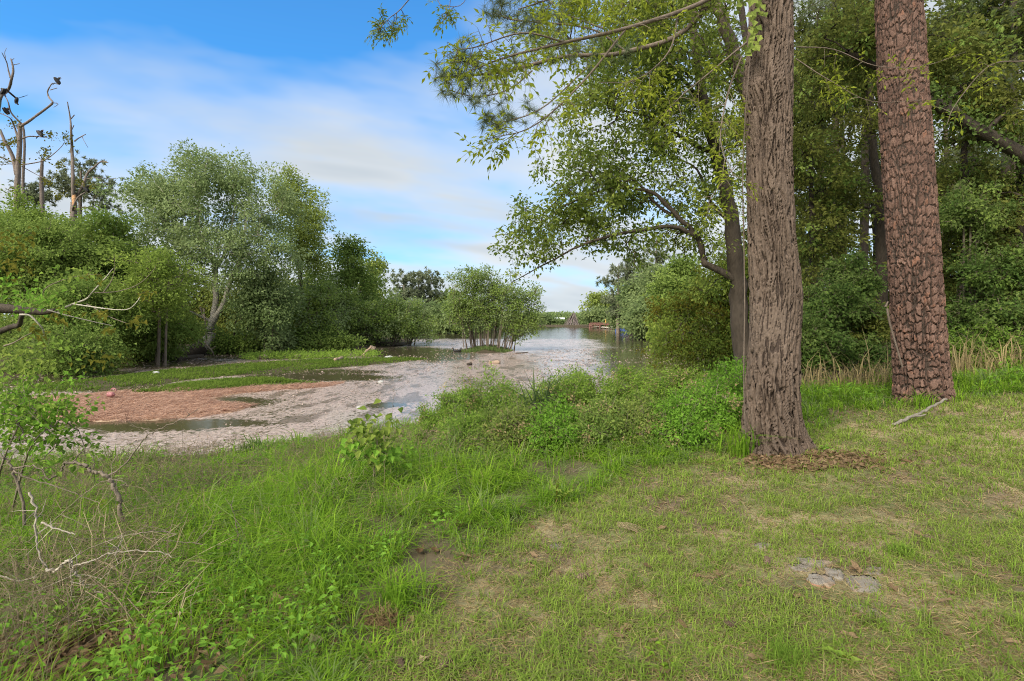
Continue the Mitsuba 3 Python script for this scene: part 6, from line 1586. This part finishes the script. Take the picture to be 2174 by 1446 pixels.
# the clod of cut straw
k = thing('straw_clod', 'clod of matted brown straw at the edge of the mown grass', 'straw clod')
b = at_ground(808, 1325)
m = MB()
n = 420
d = unit(rg.normal(size=(n, 3)))
d[:, 2] = abs(d[:, 2])
p = b + d * [.11, .08, .055] * rg.uniform(.6, 1, n)[:, None]
t = unit(np.cross(d, rg.normal(size=(n, 3))))
m.leaves(p, t, d, rg.uniform(.06, .12, n), .005, np.where(rg.random(n) < .5, pal('deadleaf'), pal('straw')).astype(float), .3 + .25 * rg.random(n), fold=.05)
m.build(k, 'mat_leaf')
# bleached seed head
k = thing('seed_head', 'bleached grass seed head lying on the lawn', 'grass seed head')
m = MB()
for j in range(7):
    q = smooth_line([P(1310, 1117 + j * 1.5, at_ground(1345, 1135)[1]) + [0, 0, .03], P(1340 + j * 2, 1122 + j * 3, at_ground(1345, 1135)[1]) + [0, 0, .035], P(1388 - j * 9, 1138 + j * 2, at_ground(1345, 1135)[1]) + [0, 0, .02]], 6)
    m.tube(q, .0016, 3, 'paleleaf', .9)
    i_ = rg.integers(2, len(q), 26)
    m.leaves(q[i_], np.tile(unit(q[-1] - q[0]), (26, 1)) + rg.normal(size=(26, 3)) * .3, rg.normal(size=(26, 3)), .014, .005, 'paleleaf', .85)
m.build(k, 'mat_leaf')


# pine cones
def pine_cone(label, px, py, L=.062, turn=0.0):
    k = thing('pine_cone', label, 'pine cone')
    b = at_ground(px, py)
    g = rng_of(k)
    m = MB()
    m.blob([0, 0, 0], [L * .5, L * .26, L * .26], 'cone', .1)
    m2 = MB()
    for i in range(60):
        t = i / 59
        a = i * 2.39996
        ax = (t - .5) * L
        rr = L * .30 * math.sin(math.pi * (.12 + .80 * t)) ** .8
        o = np.array([0, math.cos(a), math.sin(a)])
        d = unit(o + np.array([.55, 0, 0]))
        c = np.array([ax, 0, 0]) + o * rr * .55
        s_ = np.cross(o, [1, 0, 0])
        e = c + d * L * .17
        w_ = L * .075
        v = np.array([c - s_ * w_ * .6, c + s_ * w_ * .6, e + s_ * w_, e - s_ * w_, e + d * L * .02 + o * L * .03])
        m2.add(v, [[0, 1, 2], [0, 2, 3], [3, 2, 4]], pal('cone') + .35 + .5 * g.random(), 1)
    R = trimesh.transformations.euler_matrix(g.normal() * .2, g.normal() * .2, turn)[:3, :3]
    for q in (m, m2):
        q.v = [a_ @ R.T + b + [0, 0, L * .33] for a_ in q.v]
    m.build(part(k, 'core'), 'mat_wood', True)
    m2.build(part(k, 'scale'), 'mat_wood')


pine_cone('pine cone lying in the middle of the lawn, in plain sight', 1236, 1236, .075, .4)
pine_cone('pine cone lying just left of the stone slabs', 1628, 1200, .07, 1.2)
pine_cone('pine cone at the bottom edge left of the pale tan leaf', 852, 1426, .065, 2.0)
pine_cone('pine cone at the bottom edge right of the pale tan leaf', 942, 1428, .065, .9)
pine_cone('dark pine cone in the lawn near the round grass tuft', 1552, 1335, .065, 2.6)
pine_cone('pine cone in the lawn beyond the stone slabs, toward the right', 1972, 1150, .07, .2)


# flat stone slabs
def slab(label, outline, thick=.022, col='stone', mixv=.5, lift=.0, red=False):
    k = thing('stone_slab', label, 'stone slab')
    g = rng_of(k)
    from shapely.geometry import Polygon
    c = np.array([at_ground(a, b)[:2] for a, b in outline])
    ctr = c.mean(0)
    ring = smooth_line(np.vstack([c, c[:1]]), 5)[:-1]
    ring = ring + g.normal(size=ring.shape) * .0035
    z_ = float(ground_z(ctr[:1], ctr[1:])[0])
    n = len(ring)
    gz_ = z_ + .5 * (ground_z(ring[:, 0], ring[:, 1]) - z_)
    top = np.column_stack([ring, gz_ + thick * .55 + lift + .003 * g.normal(size=n)])
    inn = np.column_stack([ctr + (ring - ctr) * .55, gz_ + thick * .55 + lift + .004 + .0025 * g.normal(size=n)])
    bot = np.column_stack([ctr + (ring - ctr) * 1.02, gz_ + lift - .02])
    v = np.vstack([top, inn, bot, [[*ctr, z_ + thick * .55 + lift + .006]]])
    j = np.arange(n)
    k2 = (j + 1) % n
    f = np.vstack([np.stack([j, k2, n + k2], 1), np.stack([j, n + k2, n + j], 1), np.stack([n + j, n + k2, j * 0 + 3 * n], 1), np.stack([2 * n + j, 2 * n + k2, k2], 1), np.stack([2 * n + j, k2, j], 1)])
    m = MB().add(v, f, pal(col) + mixv, 1)
    if red:
        m.uv[0][2 * n:3 * n, 0] = pal('stonered') + .5
    mm, uv = m.mesh()
    if mm.face_normals[:, 2].sum() < 0:
        mm.invert()
    scene[k] = mikit.ply(mm, 'mat_stone', smooth=True, uv=uv)


def stone_colour(p, n, uv):
    g = fbm(p.x * 30, p.y * 30, p.z * 60, 4)
    stain = smoothstep(.52, .66, fbm(p.x * 11 + 4, p.y * 11, 2, 3))
    return mix(palette_colour(uv) * (.62 + .76 * g), (.30, .215, .145), stain * .55)


def stone_bump(p, n, uv):
    return fbm(p.x * 55, p.y * 55, p.z * 90, 4)


scene['mat_stone'] = {'type': 'twosided', 'bsdf': {'type': 'bumpmap', 'arbitrary': mikit.proc(stone_bump, 2e-3), 'scale': 0.006, 'bsdf': {'type': 'principled', 'base_color': mikit.proc(stone_colour), 'roughness': .8, 'specular': .3}}}
slab('pale stone slab with a reddish broken front edge, frontmost of the largest group', [(1712, 1236), (1724, 1227), (1748, 1227), (1766, 1233), (1772, 1243), (1762, 1250), (1742, 1249), (1722, 1243)], .026, 'stone', .8, .006, True)
slab('stone slab with a straight crack beside it, right of the red-edged slab', [(1750, 1212), (1765, 1209), (1786, 1217), (1793, 1228), (1786, 1237), (1770, 1232), (1757, 1223)], .022, 'stone', .7)
slab('widest flat slab at the right of the main stone group', [(1796, 1233), (1815, 1226), (1845, 1228), (1868, 1240), (1866, 1256), (1840, 1260), (1812, 1258), (1806, 1246)], .018, 'stone', .6)
slab('long thin flake of stone at the upper left of the stone group', [(1690, 1192), (1715, 1190), (1740, 1196), (1766, 1200), (1755, 1207), (1728, 1206), (1704, 1200)], .018, 'stone', .35, .008)
slab('low cracked slab under the long thin flake', [(1672, 1205), (1690, 1200), (1716, 1206), (1732, 1211), (1712, 1216), (1686, 1214)], .012, 'stone', .25, .004)
slab('half buried slab of the stone group farthest from the water side, among grass', [(1832, 1210), (1850, 1205), (1872, 1208), (1880, 1217), (1862, 1222), (1842, 1219)], .008, 'stone', .3)
slab('nearest flat slab split by two dark cracks', [(1805, 1290), (1822, 1285), (1850, 1290), (1870, 1298), (1868, 1312), (1848, 1312), (1826, 1304)], .010, 'stone', .4)
slab('small flat stone alone in the lawn left of the stone group', [(1600, 1160), (1615, 1154), (1632, 1157), (1640, 1164), (1622, 1168), (1606, 1166)], .016, 'stone', .35)
slab('small brown flat stone near the mown edge at the middle of the lawn', [(1166, 1162), (1180, 1157), (1196, 1161), (1196, 1168), (1180, 1170)], .018, 'stone', .15)
_P['t'] = mi.Float(PAL)
dr.eval(_P['t'])
